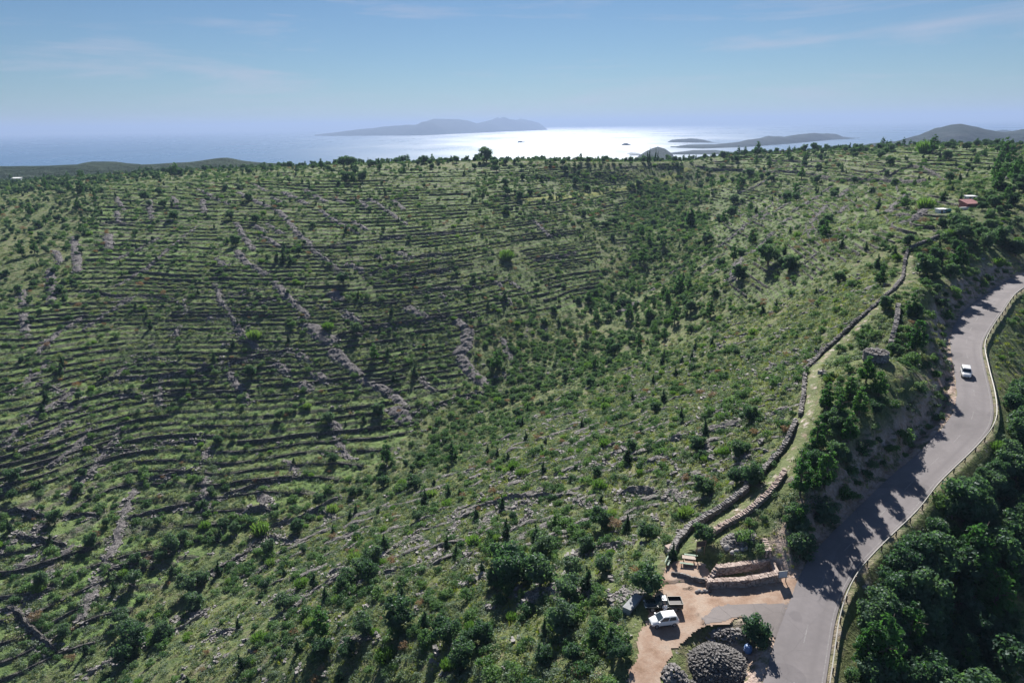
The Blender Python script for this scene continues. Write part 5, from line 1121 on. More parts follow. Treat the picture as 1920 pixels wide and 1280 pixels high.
# trees and bushes that can be found one by one in the photograph: kind, foot pixel, height in metres, label
TRACED = [
('pine_tree', 603, 1196, 7.2, 'tall bushy pine standing alone low on the scrubby slope'),
('oak_tree', 1412, 1203, 4.2, 'round dark evergreen tree in the corner of the road junction'),
('oak_tree', 1213, 1110, 4.6, 'dark evergreen tree leaning over the parked pickup'),
('oak_tree', 1162, 1236, 2.9, 'small tree with a bare trunk beside the dirt track'),
('oak_tree', 1318, 1018, 3.6, 'dark small tree beside the notice board and path wall'),
('juniper', 1262, 1046, 2.6, 'dark slim juniper against the path wall by the clearing'),
('pine_tree', 702, 676, 7.5, 'large dark pine standing alone in the middle of the grassy terraces'),
('juniper', 778, 706, 5.0, 'pointed conifer right of the large pine on the terraces'),
('juniper', 738, 715, 3.6, 'small conifer between the large pine and the pointed conifer'),
('broom_bush', 477, 636, 4.4, 'bright yellow green bush on the terraces left of centre'),
('broom_bush', 950, 487, 6.0, 'bright green bush below the scrub near the gully head'),
('broom_bush', 615, 617, 3.6, 'small bright bush above the large stone heap'),
('oak_tree', 643, 533, 6.0, 'dark tree on the upper terraces with grey stones beside it'),
('oak_tree', 472, 706, 5.4, 'dark evergreen tree below the long tall terrace wall'),
('oak_tree', 708, 778, 5.2, 'dark evergreen tree just left of the largest stone ridge'),
('oak_tree', 616, 792, 4.6, 'broad dark evergreen tree left of the largest stone ridge foot'),
('juniper', 683, 792, 3.8, 'smaller upright evergreen between two dark trees'),
('oak_tree', 625, 866, 3.6, 'bright topped evergreen beside a bent stone ridge'),
('oak_tree', 525, 786, 3.8, 'dark round tree on the lower terraces'),
('oak_tree', 346, 728, 4.0, 'dark tree under the left end of the long terrace wall'),
('broom_bush', 489, 1000, 4.0, 'light green bush at the corner of the boundary wall'),
('oak_tree', 297, 984, 3.0, 'bright green tree below the terrace walls at the bottom'),
('oak_tree', 420, 990, 3.6, 'dark tree left of the light green bush'),
('oak_tree', 345, 1012, 3.4, 'dark tree among the lowest terraces'),
('broom_bush', 385, 990, 2.6, 'small light bush beside the dark tree of the lowest terraces'),
('juniper', 797, 947, 4.4, 'tall dark juniper on the slope left of a stone wall corner'),
('juniper', 840, 930, 3.2, 'round dark juniper beside the tall one'),
('oak_tree', 778, 915, 4.4, 'dark dense evergreen above the tall juniper'),
('juniper', 950, 1010, 3.6, 'dark juniper at the left of a juniper clump'),
('juniper', 1005, 1020, 3.8, 'tallest juniper of the dark clump in the scrub'),
('oak_tree', 1128, 990, 4.4, 'dark evergreen beside a reddish bush'),
('autumn_bush', 1153, 992, 2.4, 'reddish brown bush beside the dark evergreen'),
('oak_tree', 1075, 1080, 3.4, 'grey green rounded evergreen above the dark shrubs'),
('oak_tree', 1130, 1075, 3.2, 'dark rounded evergreen nearest the parking place'),
('oak_tree', 1022, 1240, 2.8, 'yellow green rounded bush at the bottom of the slope'),
('oak_tree', 1075, 1235, 2.6, 'dull green rounded bush at the bottom of the slope'),
('oak_tree', 230, 1165, 4.0, 'dark tree in the shaded gully at the bottom left'),
('broom_bush', 566, 1100, 2.6, 'bright yellow green broom above the lone pine'),
('broom_bush', 665, 1050, 2.4, 'light green feathery bush on the near slope'),
('autumn_bush', 925, 925, 1.8, 'orange bush above a stone wall on the near slope'),
('autumn_bush', 735, 1053, 1.5, 'brownish orange bush beside a low wall'),
('oak_tree', 570, 1035, 2.6, 'bright evergreen bush on the edge of the near slope'),
('oak_tree', 497, 1105, 3.2, 'dark evergreen bush on the near slope facing the gully'),
('oak_tree', 1185, 845, 3.4, 'dark round evergreen in the middle of the rubble banks'),
('oak_tree', 1228, 773, 3.4, 'dark evergreen near the centre of the scrubby slope'),
('oak_tree', 1405, 790, 4.0, 'broad dark evergreen left of the path wall'),
('oak_tree', 1385, 855, 3.6, 'dark evergreen bushes just left of the straight path wall'),
('oak_tree', 1318, 930, 4.2, 'tall dark evergreen left of the path wall gap'),
('oak_tree', 1380, 908, 3.6, 'dark rounded bush at the end of the straight path wall'),
('pine_tree', 1715, 660, 7.5, 'large spreading pine right of the round stone platform'),
('pine_tree', 1650, 535, 5.5, 'conical pine left of the path high on the ridge'),
('pine_tree', 1500, 930, 6.5, 'large pine at the lower end of the road bank'),
('pine_tree', 1545, 915, 6.8, 'large dark pine in the middle of the lower road bank'),
('pine_tree', 1590, 830, 5.5, 'pine on the road bank under the path'),
('pine_tree', 1610, 780, 5.5, 'bright topped pine on the road bank'),
('oak_tree', 1500, 1045, 4.6, 'grey green evergreen tree overhanging the shaded road'),
('oak_tree', 1545, 985, 4.2, 'round evergreen tree on the road bank edge'),
('pine_tree', 603, 316, 9, 'round skyline tree left of the pair of trees'),
('oak_tree', 645, 314, 11, 'broad skyline tree, left one of a pair'),
('oak_tree', 660, 314, 10, 'broad skyline tree, right one of a pair'),
('oak_tree', 912, 304, 13, 'broadest skyline tree above the middle of the ridge'),
('pine_tree', 1420, 292, 13, 'tall round skyline tree in front of the bright water'),
('pine_tree', 1384, 293, 8, 'small skyline tree left of the tall round one'),
('pine_tree', 1748, 290, 13, 'dark tree clump on the right skyline under the hill'),
('broom_bush', 1735, 287, 10, 'light green tree in front of the dark skyline clump'),
('broom_bush', 1735, 392, 5, 'pale green bush on the far terraces near the huts'),
('pine_tree', 1410, 460, 9, 'dark pine on the far slope above the pale stone ridge'),
('pine_tree', 1375, 490, 8, 'left one of two dark trees beside the pale stone ridge'),
('oak_tree', 1440, 498, 9, 'right one of two dark trees beside the pale stone ridge'),
('oak_tree', 1375, 384, 8, 'dark tree at the head of the gully'),
('oak_tree', 1480, 508, 6.5, 'dark tree group below the far terraces'),
('oak_tree', 1325, 455, 7, 'brown green tree in the upper gully'),
('juniper', 735, 590, 4.6, 'slim dark conifer beside a round stone heap'),
('oak_tree', 650, 342, 9, 'left tree of the dark group at the top of the terraces'),
('pine_tree', 663, 345, 9, 'middle tree of the dark group at the top of the terraces'),
('oak_tree', 680, 342, 9, 'right tree of the dark group at the top of the terraces'),
('juniper', 520, 492, 5.5, 'left conifer of a dark group on the upper terraces'),
('juniper', 533, 492, 6.5, 'tallest conifer of a dark group on the upper terraces'),
('juniper', 545, 495, 4.5, 'right conifer of a dark group on the upper terraces'),
('oak_tree', 433, 412, 6, 'dark round tree beside the long stone ridge'),
('oak_tree', 480, 418, 6, 'dark tree right of the long stone ridge'),
('oak_tree', 466, 378, 6, 'dark tree high on the terraces'),
('oak_tree', 272, 375, 7, 'dark tree among the upper left ridges'),
('oak_tree', 328, 412, 6.5, 'dark bushy tree at the upper terrace wall'),
('oak_tree', 442, 462, 7, 'dark tree with long shadow at the head of the central ridge'),
('oak_tree', 306, 390, 6, 'dark tree below the upper left ridges'),
('oak_tree', 298, 366, 6, 'upper dark tree of the upper left ridges'),
]
# ------------------------------------------------------------------ vegetation: build
ZPH = {'bank': 'on the bank between the path and the road', 'bankup': 'on the upper road bank by the round stone platform', 'wood': 'in the wood below the guardrail', 'field': 'in the green field right of the road', 'vpine': 'on the valley slope behind the scrub', 'gully': 'in the gully between the slopes',
 'gbot': 'in the shaded gully bottom', 'ledge': 'among the dark bushes at the left edge', 'upr': 'on the hillside above the upper road bend', 'ridge': 'on the skyline ridge', 'far': 'on the far left plateau', 'bott': 'in the dense scrub left of the dirt track',
 'midl': 'on the scrubby ground below the grass track', 'above': 'on the rough ground above the clearing', 'left': 'on the grassy terraced slope', 'right': 'on the far right terraces', 'lowleft': 'on the overgrown lowest left terraces', 'fore': 'on the scrubby slope of rubble banks', 'none': 'on open ground'}
KPH = {'pine_tree': ('green pine', 'pine'), 'oak_tree': ('dark evergreen tree', 'tree'), 'juniper': ('dark juniper', 'juniper'), 'shrub': ('low green shrub', 'shrub'), 'broom_bush': ('bright green broom bush', 'bush'), 'autumn_bush': ('brownish bare autumn bush', 'bush')}
def plant(kind, x, y, z, s, rz, var, label, group):
    A, B = KIND[kind][var % len(KIND[kind])]; cat = KPH[kind][1]
    if B is None:
        o = bpy.data.objects.new(kind, A); COL.objects.link(o)
        if not len(A.materials): pass
    else:
        o = bpy.data.objects.new(kind, None); o.empty_display_size = .3; COL.objects.link(o)
        t = bpy.data.objects.new('trunk', B); COL.objects.link(t); t.parent = o
        c = bpy.data.objects.new('crown', A); COL.objects.link(c); c.parent = o
    o.location = (x, y, z); o.rotation_euler = (0, 0, rz); o.scale = (s[0], s[0], s[1]) if not np.isscalar(s) else (s, s, s)
    return tag(o, label, cat, group)
def stuff_points(name, variants, P):
    """the many that are left: one object of instances on points"""
    n = len(P); me = mesh_np(name, P[:, :3], [])if False else bpy.data.meshes.new(name)
    me.vertices.add(n); me.vertices.foreach_set('co', np.ascontiguousarray(P[:, :3], np.float32).ravel())
    for nm, ty, arr in (('siz', 'FLOAT', P[:, 3].astype(np.float32)), ('rot', 'FLOAT', rng.uniform(0, 6.28, n).astype(np.float32)), ('idx', 'INT', rng.integers(0, len(variants), n).astype(np.int32))):
        a_ = me.attributes.new(nm, ty, 'POINT'); a_.data.foreach_set('value', arr)
    o = obj(name, me); t = bpy.data.node_groups.new(name+'_points', 'GeometryNodeTree')
    t.interface.new_socket('Geometry', in_out='INPUT', socket_type='NodeSocketGeometry'); t.interface.new_socket('Geometry', in_out='OUTPUT', socket_type='NodeSocketGeometry')
    gi = N(t, 'NodeGroupInput'); go = N(t, 'NodeGroupOutput'); ip = N(t, 'GeometryNodeInstanceOnPoints'); jn = N(t, 'GeometryNodeJoinGeometry')
    for v in variants[::-1]:
        oi = N(t, 'GeometryNodeObjectInfo'); oi.inputs['Object'].default_value = v; oi.inputs['As Instance'].default_value = True; t.links.new(oi.outputs['Geometry'], jn.inputs[0])
    def att(nm, ty):
        q = N(t, 'GeometryNodeInputNamedAttribute', data_type=ty); q.inputs['Name'].default_value = nm; return q.outputs['Attribute']
    cx_ = N(t, 'ShaderNodeCombineXYZ'); t.links.new(att('rot', 'FLOAT'), cx_.inputs['Z'])
    t.links.new(gi.outputs[0], ip.inputs['Points']); t.links.new(jn.outputs[0], ip.inputs['Instance']); ip.inputs['Pick Instance'].default_value = True
    t.links.new(att('idx', 'INT'), ip.inputs['Instance Index']); t.links.new(cx_.outputs[0], ip.inputs['Rotation']); t.links.new(att('siz', 'FLOAT'), ip.inputs['Scale'])
    t.links.new(ip.outputs[0], go.inputs[0]); md = o.modifiers.new('points', 'NODES'); md.node_group = t
    return tag(o, None, None, None, 'stuff')
USED = {k: 0 for k in KN}; tr_xy = []
for kind, u_, v_, h_, lab in TRACED:
    g = ground([u_], [v_])[0]; s_ = h_/HGT[kind]; USED[kind] += 1; wd = s_*(1.0 if kind != 'oak_tree' else 1.05)
    if kind in ('broom_bush', 'autumn_bush'): wd = s_*1.0
    plant(kind, g[0], g[1], g[2]-.1, (wd, s_), rng.uniform(0, 6.28), USED[kind], lab, None); tr_xy.append((g[0], g[1], wd*RADIUS[kind]))
tr_xy = np.array(tr_xy)
LIM = {'pine_tree': 290, 'oak_tree': 295, 'juniper': 260, 'shrub': 290, 'broom_bush': 240, 'autumn_bush': 240}
VARO = {}
for k, vs in KIND.items():
    VARO[k] = []
    for A, B in vs:
        if B is None: m = A
        else:
            b_ = bmesh.new(); b_.from_mesh(A); nA = len(b_.faces); b_.from_mesh(B); b_.faces.ensure_lookup_table()
            for f in b_.faces[nA:]: f.material_index = 1
            m = bpy.data.meshes.new(k); b_.to_mesh(m); b_.free(); m.materials.append(A.materials[0]); m.materials.append(M_BARK)
        VARO[k].append(bpy.data.objects.new(k, m))
for k in KN:
    P = PTS[k]
    if k not in ('scrub', 'grass'):
        d2 = ((P[:, None, :2]-tr_xy[None, :, :2])**2).sum(-1); P = P[(d2 > (tr_xy[None, :, 2]*.8+RADIUS[k]*P[:, 3][:, None]*.6)**2).all(1)]
        u, v = proj(P[:, :3]+np.array([0, 0, .5])*HGT[k]); r = np.hypot(P[:, 0], P[:, 1])
        infr = (u > 5) & (u < 1915) & (v > 200) & (v < 1275) & visible(P[:, 0], P[:, 1], P[:, 2]+HGT[k]*.6)
        sc = np.where(infr, P[:, 3]*HGT[k]/r, 0); od = np.argsort(-sc); nI = min(LIM[k]-USED[k], int((sc > 0).sum()))
        ph, ct = KPH[k]
        for q in od[:nI]:
            x, y, z, s_, zi = P[q]; zn = ZI[int(zi)]; szw = 'large' if s_ > 1.22 else ('small' if s_ < .85 else 'medium sized')
            plant(k, x, y, z, s_*(1 if k != 'x' else 1), rng.uniform(0, 6.28), int(rng.integers(0, 60)), f'{szw} {ph} {whereabouts(u[q], v[q])}', f'{szw} {ph} {whereabouts(u[q], v[q])}')
        P = P[od[nI:]]
    if len(P): stuff_points(k, VARO[k], P)
print('VEG', {k: len(PTS[k]) for k in KN})
# loose stones on the near slope and along the ridges
rv = []
for i in range(5):
    V, F = stones(rng.normal(0, .34, (5, 3))*np.array([1, 1, .2]), rng.uniform(.22, .52, (5, 3)), rng.uniform(0, 6, 5), .22); rv.append(bpy.data.objects.new('loose_stones', mesh_np('loose_stones', V, F, M_ROCK)))
n = 13000; r = np.sqrt(rng.uniform(60**2, 300**2, n)); a = rng.uniform(-.7, .7, n); x = r*np.sin(a); y = r*np.cos(a); z = H(x, y); zi = zone_of(x, y, z)
pz = np.array([{'fore': .75, 'bott': .4, 'bank': .12, 'gully': .15, 'gbot': .3, 'above': .5, 'left': .12, 'wood': .15, 'none': .2}.get(q, .05) for q in ZI])[zi]
k = rng.random(n) < pz*np.clip(.6+1.2*vn(x/7, y/7, 201), 0, 1); x, y, z = x[k], y[k], z[k]; k = clear_of(x, y, .2); x, y, z = x[k], y[k], z[k]
PS = [np.stack([x, y, z, rng.uniform(.6, 1.5, len(x)), x*0], -1)]
for G in RIBPTS:
    S_ = resample(G[:, :2], .7)
    if S_ is None: continue
    for _ in range(2):
        p = S_+rng.normal(0, 1.1, S_.shape); PS.append(np.stack([p[:, 0], p[:, 1], H(p[:, 0], p[:, 1])+.05, rng.uniform(.5, 1.4, len(p)), p[:, 0]*0], -1))
stuff_points('loose_stones', rv, np.concatenate(PS))

# ------------------------------------------------------------------ vehicles
M_GLASS = plain('car_glass', (.035,.05,.06), .08, 0, .1, 3, .8); M_TYRE = plain('tyre_rubber', (.025,.025,.027), .8); M_RIM = plain('alloy', (.45,.45,.46), .35, .7)
M_LAMP = plain('headlight_glass', (.75,.78,.8), .15); M_RED = plain('red_lamp', (.35,.02,.02), .3); M_BLACKP = plain('black_plastic', (.03,.03,.032), .6); M_PLATE = plain('number_plate', (.75,.75,.72), .5)
M_WHITE = plain('white_paint', (.80,.81,.82), .28, 0, .03, 2, .6); M_SILVER = plain('silver_grey_paint', (.38,.39,.40), .25, .3, .03, 2, .6); M_DARK = plain('black_green_paint', (.018,.026,.024), .25, 0, .1, 2, .6)
def loft(st, name, mat, parent):
    """car body from stations (x, zbottom, ztop, halfwidth)"""
    V = []; F = []
    for x, zb, zt, w in st:
        h = zt-zb; sec = [(0, zb), (w*.86, zb), (w*.97, zb+h*.22), (w, zb+h*.55), (w*.965, zb+h*.84), (w*.86, zb+h*.985), (w*.4, zt+.015), (0, zt+.02)]
        ring = [(x, y, z) for y, z in sec]+[(x, -y, z) for y, z in sec[-2:0:-1]]; V += ring
    m = len(V)//len(st)
    for i in range(len(st)-1):
        for j in range(m): F.append((i*m+j, (i+1)*m+j, (i+1)*m+(j+1) % m, i*m+(j+1) % m))
    b = MB(); b.add(V, F+[tuple(range(m)), tuple((len(st)-1)*m+j for j in range(m))[::-1]]); o = b.build(name, mat, parent, True); return o
def quadpatch(a, b, c, d, f0, f1, g0, g1, off):
    a, b, c, d = [np.array(q, float) for q in (a, b, c, d)]
    def P(f, g): return (a*(1-f)+b*f)*(1-g)+(d*(1-f)+c*f)*g
    n = np.cross(b-a, d-a); n /= np.linalg.norm(n)
    outer = [P(f0, g0), P(f1, g0), P(f1, g1), P(f0, g1)]
    return [q+n*off for q in outer]+[q-n*.01 for q in outer]
_boxf = [(0,1,2,3),(4,7,6,5),(0,4,5,1),(1,5,6,2),(2,6,7,3),(3,7,4,0)]
def wheel_at(p, r, w, parent):
    b = MB(); b.tube([(0, -w/2, 0), (0, -w/2+.03, 0), (0, w/2-.03, 0), (0, w/2, 0)], [r*.93, r, r, r*.93], 18); o = b.build('wheel', M_TYRE, parent, True, p)
    c = MB(); c.tube([(0, -w/2-.012, 0), (0, w/2+.012, 0)], r*.62, 10); c.build('rim', M_RIM, o)
def vehicle(name, label, loc, rz, paint, st, cab, roofmat=None, wheels=(1.15, -1.15, .70, .30), tilt=0):
    root = tag(empty(name, loc, rz), label, 'pickup' if 'pickup' in name else 'car'); root.rotation_euler = (0, tilt, rz)
    loft(st, 'body', paint, root)
    x0, x1, X0, X1, zb, zt, wb, wt = cab     # rear/front base, rear/front roof
    A = [(x0,-wb,zb),(x1,-wb,zb),(x1,wb,zb),(x0,wb,zb)]; zm = zb+(zt-zb)*.93
    T = [(X0-.03,-wt-.03,zm),(X1+.04,-wt-.03,zm),(X1+.04,wt+.03,zm),(X0-.03,wt+.03,zm)]; TT_ = [(X0+.06,-wt+.09,zt),(X1-.10,-wt+.09,zt),(X1-.10,wt-.09,zt),(X0+.06,wt-.09,zt)]
    b = MB(); b.add(A+T+TT_, [(k, (k+1) % 4, 4+(k+1) % 4, 4+k) for k in range(4)]+[(4+k, 4+(k+1) % 4, 8+(k+1) % 4, 8+k) for k in range(4)]+[(8,9,10,11)]); b.build('cabin', paint, root, False)
    b = MB(); b.box(((X0+X1)/2-.02, 0, zt+.01), (X1-X0-.2, wt*2-.22, .03)); b.build('roof_panel', roofmat or paint, root)
    for nm, q, rng_ in (('windscreen', (A[1],A[2],T[2],T[1]), [(.06,.94)]), ('rear_window', (A[3],A[0],T[0],T[3]), [(.10,.90)]), ('side_window', (A[0],A[1],T[1],T[0]), [(.10,.47),(.52,.93)]), ('side_window', (A[2],A[3],T[3],T[2]), [(.07,.48),(.53,.90)])):
        for f0, f1 in rng_:
            b = MB(); b.add(quadpatch(*q, f0, f1, .08, .92, .012), _boxf); b.build(nm, M_GLASS, root)
    xf, xr, wy, r = wheels
    for x in (xf, xr):
        for sd_ in (1, -1): wheel_at((x, sd_*wy, r), r, .2, root)
    fx = st[-1][0]; rx = st[0][0]; wf = st[-2][3]
    for sd_ in (1, -1):
        b = MB(); b.box((fx-.13, sd_*wf*.78, st[-2][2]-.10), (.24, .30, .16), sd_*-.35); b.build('headlight', M_LAMP, root)
        b = MB(); b.box((rx+.06, sd_*st[0][3]*.86, st[0][2]-.10), (.12, .18, .28)); b.build('tail_light', M_RED, root)
        b = MB(); b.box((x1-.12, sd_*(wb+.10), zb+.06), (.14, .20, .13)); b.build('mirror', paint, root)
        b = MB(); b.box((.05, sd_*(st[len(st)//2][3]+.004), .34), (1.5, .03, .10)); b.build('side_skirt', M_BLACKP, root)
        b = MB(); b.box((.15, sd_*(st[len(st)//2][3]+.004), zb-.16), (.16, .02, .03)); b.build('door_handle', paint, root)
    b = MB(); b.box((fx-.02, 0, st[-1][1]+.05), (.08, st[-1][3]*1.3, .16)); b.build('grille', M_BLACKP, root)
    b = MB(); b.box((fx+.025, 0, st[-1][1]+.05), (.02, .5, .10)); b.build('number_plate', M_PLATE, root)
    return root
def head(p0, p1): d = p1-p0; return math.atan2(d[1], d[0])
hb = [(-1.82,.36,.82,.64),(-1.74,.26,.98,.74),(-1.2,.2,1.0,.80),(-.2,.2,.98,.815),(.6,.2,.95,.81),(1.0,.2,.91,.795),(1.4,.22,.80,.74),(1.70,.28,.66,.63),(1.80,.34,.54,.52)]
def lotp(u, v): q = lp([(u, v)])[0]; return np.array([q[0], q[1], float(lotz(q[:1], q[1:2])[0])+.03])
pf, pr = lotp(1222, 1172), lotp(1266, 1166); c = (pf+pr)/2
vehicle('hatchback', 'small white hatchback parked on the gravel beside the dark pickup', c, head(pr, pf), M_WHITE, hb, (-1.70, 1.0, -1.45, .20, .95, 1.50, .775, .60))
pf, pr = lotp(1211, 1141), lotp(1275, 1139); c = (pf+pr)/2
pk = [(-2.45,.42,.80,.80),(-2.4,.36,.86,.84),(-.9,.32,.88,.86),(.0,.32,.98,.86),(1.0,.32,1.0,.86),(1.5,.32,.98,.85),(2.1,.36,.92,.80),(2.38,.42,.80,.72),(2.45,.48,.70,.66)]
pu = vehicle('pickup', 'dark pickup with silver roof and open cargo bed parked in tree shade', c, head(pr, pf), M_DARK, pk, (-.55, 1.05, -.42, .40, .97, 1.62, .80, .64), M_SILVER, (1.55, -1.45, .74, .36))
b = MB(); b.box((-1.52, 0, .90), (1.72, 1.50, .04)); b.build('cargo_floor', M_BLACKP, pu)
for sd_ in (1, -1):
    b = MB(); b.box((-1.52, sd_*.80, 1.05), (1.80, .07, .34)); b.build('cargo_side', M_DARK, pu)
    b = MB(); b.box((-1.52, sd_*.80, 1.235), (1.76, .06, .03)); b.build('cargo_rail', M_STEEL, pu)
b = MB(); b.box((-2.42, 0, 1.05), (.07, 1.54, .34)); b.build('tailgate', M_DARK, pu)
b = MB(); b.box((-.64, 0, 1.05), (.06, 1.54, .34)); b.build('cargo_headboard', M_DARK, pu)
# the car on the road, left of the centre line, coming down
i = int(np.argmin(np.abs(proj(RC[:, :3])[1]-703))); o_ = -hw[i]*.33; p = np.array([RC[i, 0]+nn[i, 0]*o_, RC[i, 1]+nn[i, 1]*o_, RC[i, 2]+.01])
sv = [(-2.05,.40,.90,.72),(-1.95,.30,1.05,.82),(-1.2,.26,1.08,.88),(0,.26,1.06,.89),(.8,.26,1.03,.88),(1.2,.26,.98,.86),(1.7,.28,.90,.80),(1.98,.34,.76,.70),(2.08,.42,.64,.60)]
grade = math.atan2(RC[i, 2]-RC[i-3, 2], np.hypot(*(RC[i, :2]-RC[i-3, :2])))
vehicle('road_car', 'white car driving down the road toward the junction', p, math.atan2(-tn[i, 1], -tn[i, 0]), M_WHITE, sv, (-1.9, 1.0, -1.7, .25, 1.04, 1.62, .84, .68), None, (1.3, -1.25, .78, .34), grade)

# ------------------------------------------------------------------ person beside the cars
M_SKIN = plain('skin', (.42,.26,.19), .6); M_HAIR = plain('dark_hair', (.025,.02,.018), .7); M_CLOTH = plain('white_cloth', (.72,.74,.80), .85); M_SHOE = plain('dark_shoes', (.06,.06,.07), .7)
def skinned(name, V, E, Rr, mat, parent, sub=1, root=0):
    me = bpy.data.meshes.new(name); me.from_pydata(V, E, []); me.materials.append(mat); o = obj(name, me, parent)
    m = o.modifiers.new('skin', 'SKIN'); sv_ = me.skin_vertices[0].data
    for k, r in enumerate(Rr): sv_[k].radius = (r, r) if np.isscalar(r) else r
    sv_[root].use_root = True; m.use_smooth_shade = True
    if sub: q = o.modifiers.new('sub', 'SUBSURF'); q.levels = sub; q.render_levels = sub
    return o
pp = lotp(1246, 1152); per = tag(empty('person', pp, math.radians(-100)), 'person in white clothes with dark hair standing between the pickup and hatchback', 'person')
V = [(0,0,.98),(0,0,1.18),(.01,0,1.36),(.01,0,1.50),(.02,0,1.60),(.03,0,1.68), (0,.10,.90),(.03,.11,.48),(0,.12,.08),(.12,.13,.04), (0,-.10,.90),(-.03,-.11,.48),(-.05,-.12,.08),(.07,-.13,.04), (0,.19,1.42),(.02,.25,1.16),(.14,.22,.94),(.20,.21,.88), (0,-.19,1.42),(-.01,-.25,1.15),(.10,-.24,.92),(.16,-.23,.86)]
E_ = [(0,1),(1,2),(2,3),(3,4),(4,5),(0,6),(6,7),(7,8),(8,9),(0,10),(10,11),(11,12),(12,13),(2,14),(14,15),(15,16),(16,17),(2,18),(18,19),(19,20),(20,21)]
skinned('body', V, E_, [(.14,.11),(.13,.10),(.15,.11),.055,(.085,.10),(.075,.085),.085,.06,.042,.035,.085,.06,.042,.035,.055,.042,.032,.028,.055,.042,.032,.028], M_SKIN, per)
skinned('shirt', [V[0],V[1],V[2],(.01,0,1.45),V[14],V[15],(.10,.225,1.0),V[18],V[19],(.07,-.24,.98)], [(0,1),(1,2),(2,3),(2,4),(4,5),(5,6),(2,7),(7,8),(8,9)], [(.165,.13),(.15,.12),(.17,.13),.075,.075,.06,.05,.075,.06,.05], M_CLOTH, per)
skinned('trousers', [(0,0,.96),V[6],V[7],(0,.12,.12),V[10],V[11],(-.05,-.12,.12)], [(0,1),(1,2),(2,3),(0,4),(4,5),(5,6)], [(.15,.12),.105,.08,.062,.105,.08,.062], M_CLOTH, per)
skinned('hair', [(-.02,0,1.62),(.0,0,1.70),(.02,0,1.735)], [(0,1),(1,2)], [(.09,.09),(.10,.10),(.06,.06)], M_HAIR, per)
for q, sd_ in ((8, 1), (12, -1)):
    b = MB(); b.box((V[q][0]+.05, V[q][1], .045), (.26, .10, .09)); b.build('shoe', M_SHOE, per)
# five fingers on each hand
for (hx, hy, hz_), sd_ in ((V[17], 1), (V[21], -1)):
    b = MB()
    for k in range(4):
        fl_ = [.075, .085, .08, .06][k]; y = hy+(k-1.5)*.018; b.tube([(hx, y, hz_), (hx+.012, y, hz_-fl_*.6), (hx+.03, y, hz_-fl_)], [.010, .009, .007], 5)
    b.tube([(hx+.01, hy-sd_*.02, hz_+.03), (hx+.045, hy-sd_*.035, hz_+.005), (hx+.055, hy-sd_*.035, hz_-.025)], [.011, .010, .008], 5); b.build('fingers', M_SKIN, per)

# ------------------------------------------------------------------ things at the parking place
M_WOOD = plain('old_wood', (.22,.16,.10), .8, 0, .25, 4); M_GREEN = plain('green_painted_wood', (.13,.22,.15), .6, 0, .15, 3); M_TABLE = plain('pale_planks', (.46,.38,.32), .8, 0, .15, 3); M_BOARD = plain('dark_board', (.055,.045,.05), .6, 0, .3, 2); M_PANEL = plain('blue_grey_panel', (.42,.50,.58), .5, 0, .08, 1); M_CONC = plain('concrete', (.30,.31,.32), .9, 0, .15, 2); M_BLUE = plain('blue_plastic', (.10,.20,.42), .45, 0, .1, 2)
def on(u, v): g = ground([u], [v])[0]; return g
def board_on_posts(name, label, cat, c, rz, w, h, zb, mat, postm, lean=0):
    r = tag(empty(name, c, rz), label, cat)
    for sd_ in (-1, 1):
        b = MB(); b.box((sd_*(w/2-.08), .05, (zb+h)/2-.2), (.10, .10, zb+h+.4)); b.build('post', postm, r)
    b = MB(); b.box((0, 0, zb+h/2), (w, .05, h)); b.build('panel', mat, r)
    b = MB()
    for z in (zb, zb+h): b.box((0, -.0, z), (w+.10, .09, .07))
    for sd_ in (-1, 1): b.box((sd_*(w/2+.02), 0, zb+h/2), (.07, .09, h))
    b.build('frame', postm, r); return r
board_on_posts('notice_board', 'dark framed notice board on two tall posts beside the picnic table', 'notice board', on(1313, 1043), .18, 1.35, .85, 1.75, M_BOARD, M_WOOD)
g = lotp(1466, 1092); g[2] = float(H(g[0], g[1])); board_on_posts('billboard', 'pale blue grey sign panel on posts at the right end of the stone walls', 'sign', g, math.radians(8), 1.25, 1.0, 1.25, M_PANEL, M_STEEL)
def bench(name, label, cat, c, rz, L_, w, h, mat, npl, back=False):
    r = tag(empty(name, c, rz), label, cat); pb_ = MB(); pb_.box((0, 0, 0), (L_, w/npl*.86, .05)); pm_ = pb_.mesh('plank', mat)
    for k in range(npl): obj('plank', pm_, r, (0, -w/2+w/npl*(k+.5), h))
    if back:
        for k in range(2): obj('plank', pm_, r, (0, w/2+.06, h+.22+.2*k))
    for sd_ in (-1, 1):
        b = MB(); b.box((sd_*L_*.38, 0, h/2-.05), (.09, w*.8, h-.02+.1)); b.build('leg', M_WOOD, r)
    return r
rt = math.radians(-14)
p_ = lotp(1291, 1053); bench('picnic_table', 'wooden picnic table with pale plank top between two green benches', 'table', p_, rt, 1.9, .8, .74, M_TABLE, 5)
p_ = lotp(1287, 1061); bench('picnic_bench', 'green plank bench on the near side of the picnic table', 'bench', p_, rt, 1.9, .36, .44, M_GREEN, 3)
p_ = lotp(1295, 1045); bench('picnic_bench', 'green plank bench on the far side of the picnic table', 'bench', p_, rt, 1.9, .36, .44, M_GREEN, 3)
p_ = lotp(1253, 1058); bench('park_bench', 'green backed bench at the left edge of the clearing under trees', 'bench', p_, math.radians(62), 1.7, .45, .45, M_GREEN, 3, True)
q = lp([(1261,1076),(1278,1079),(1297,1085),(1312,1088),(1324,1089)]); laid_wall('stone_edging', 'low stone edging along the step below the picnic table', 'stone edging', q, .42, .4, M_ROCK, q[:, 2]-.1, None, .3, .02)
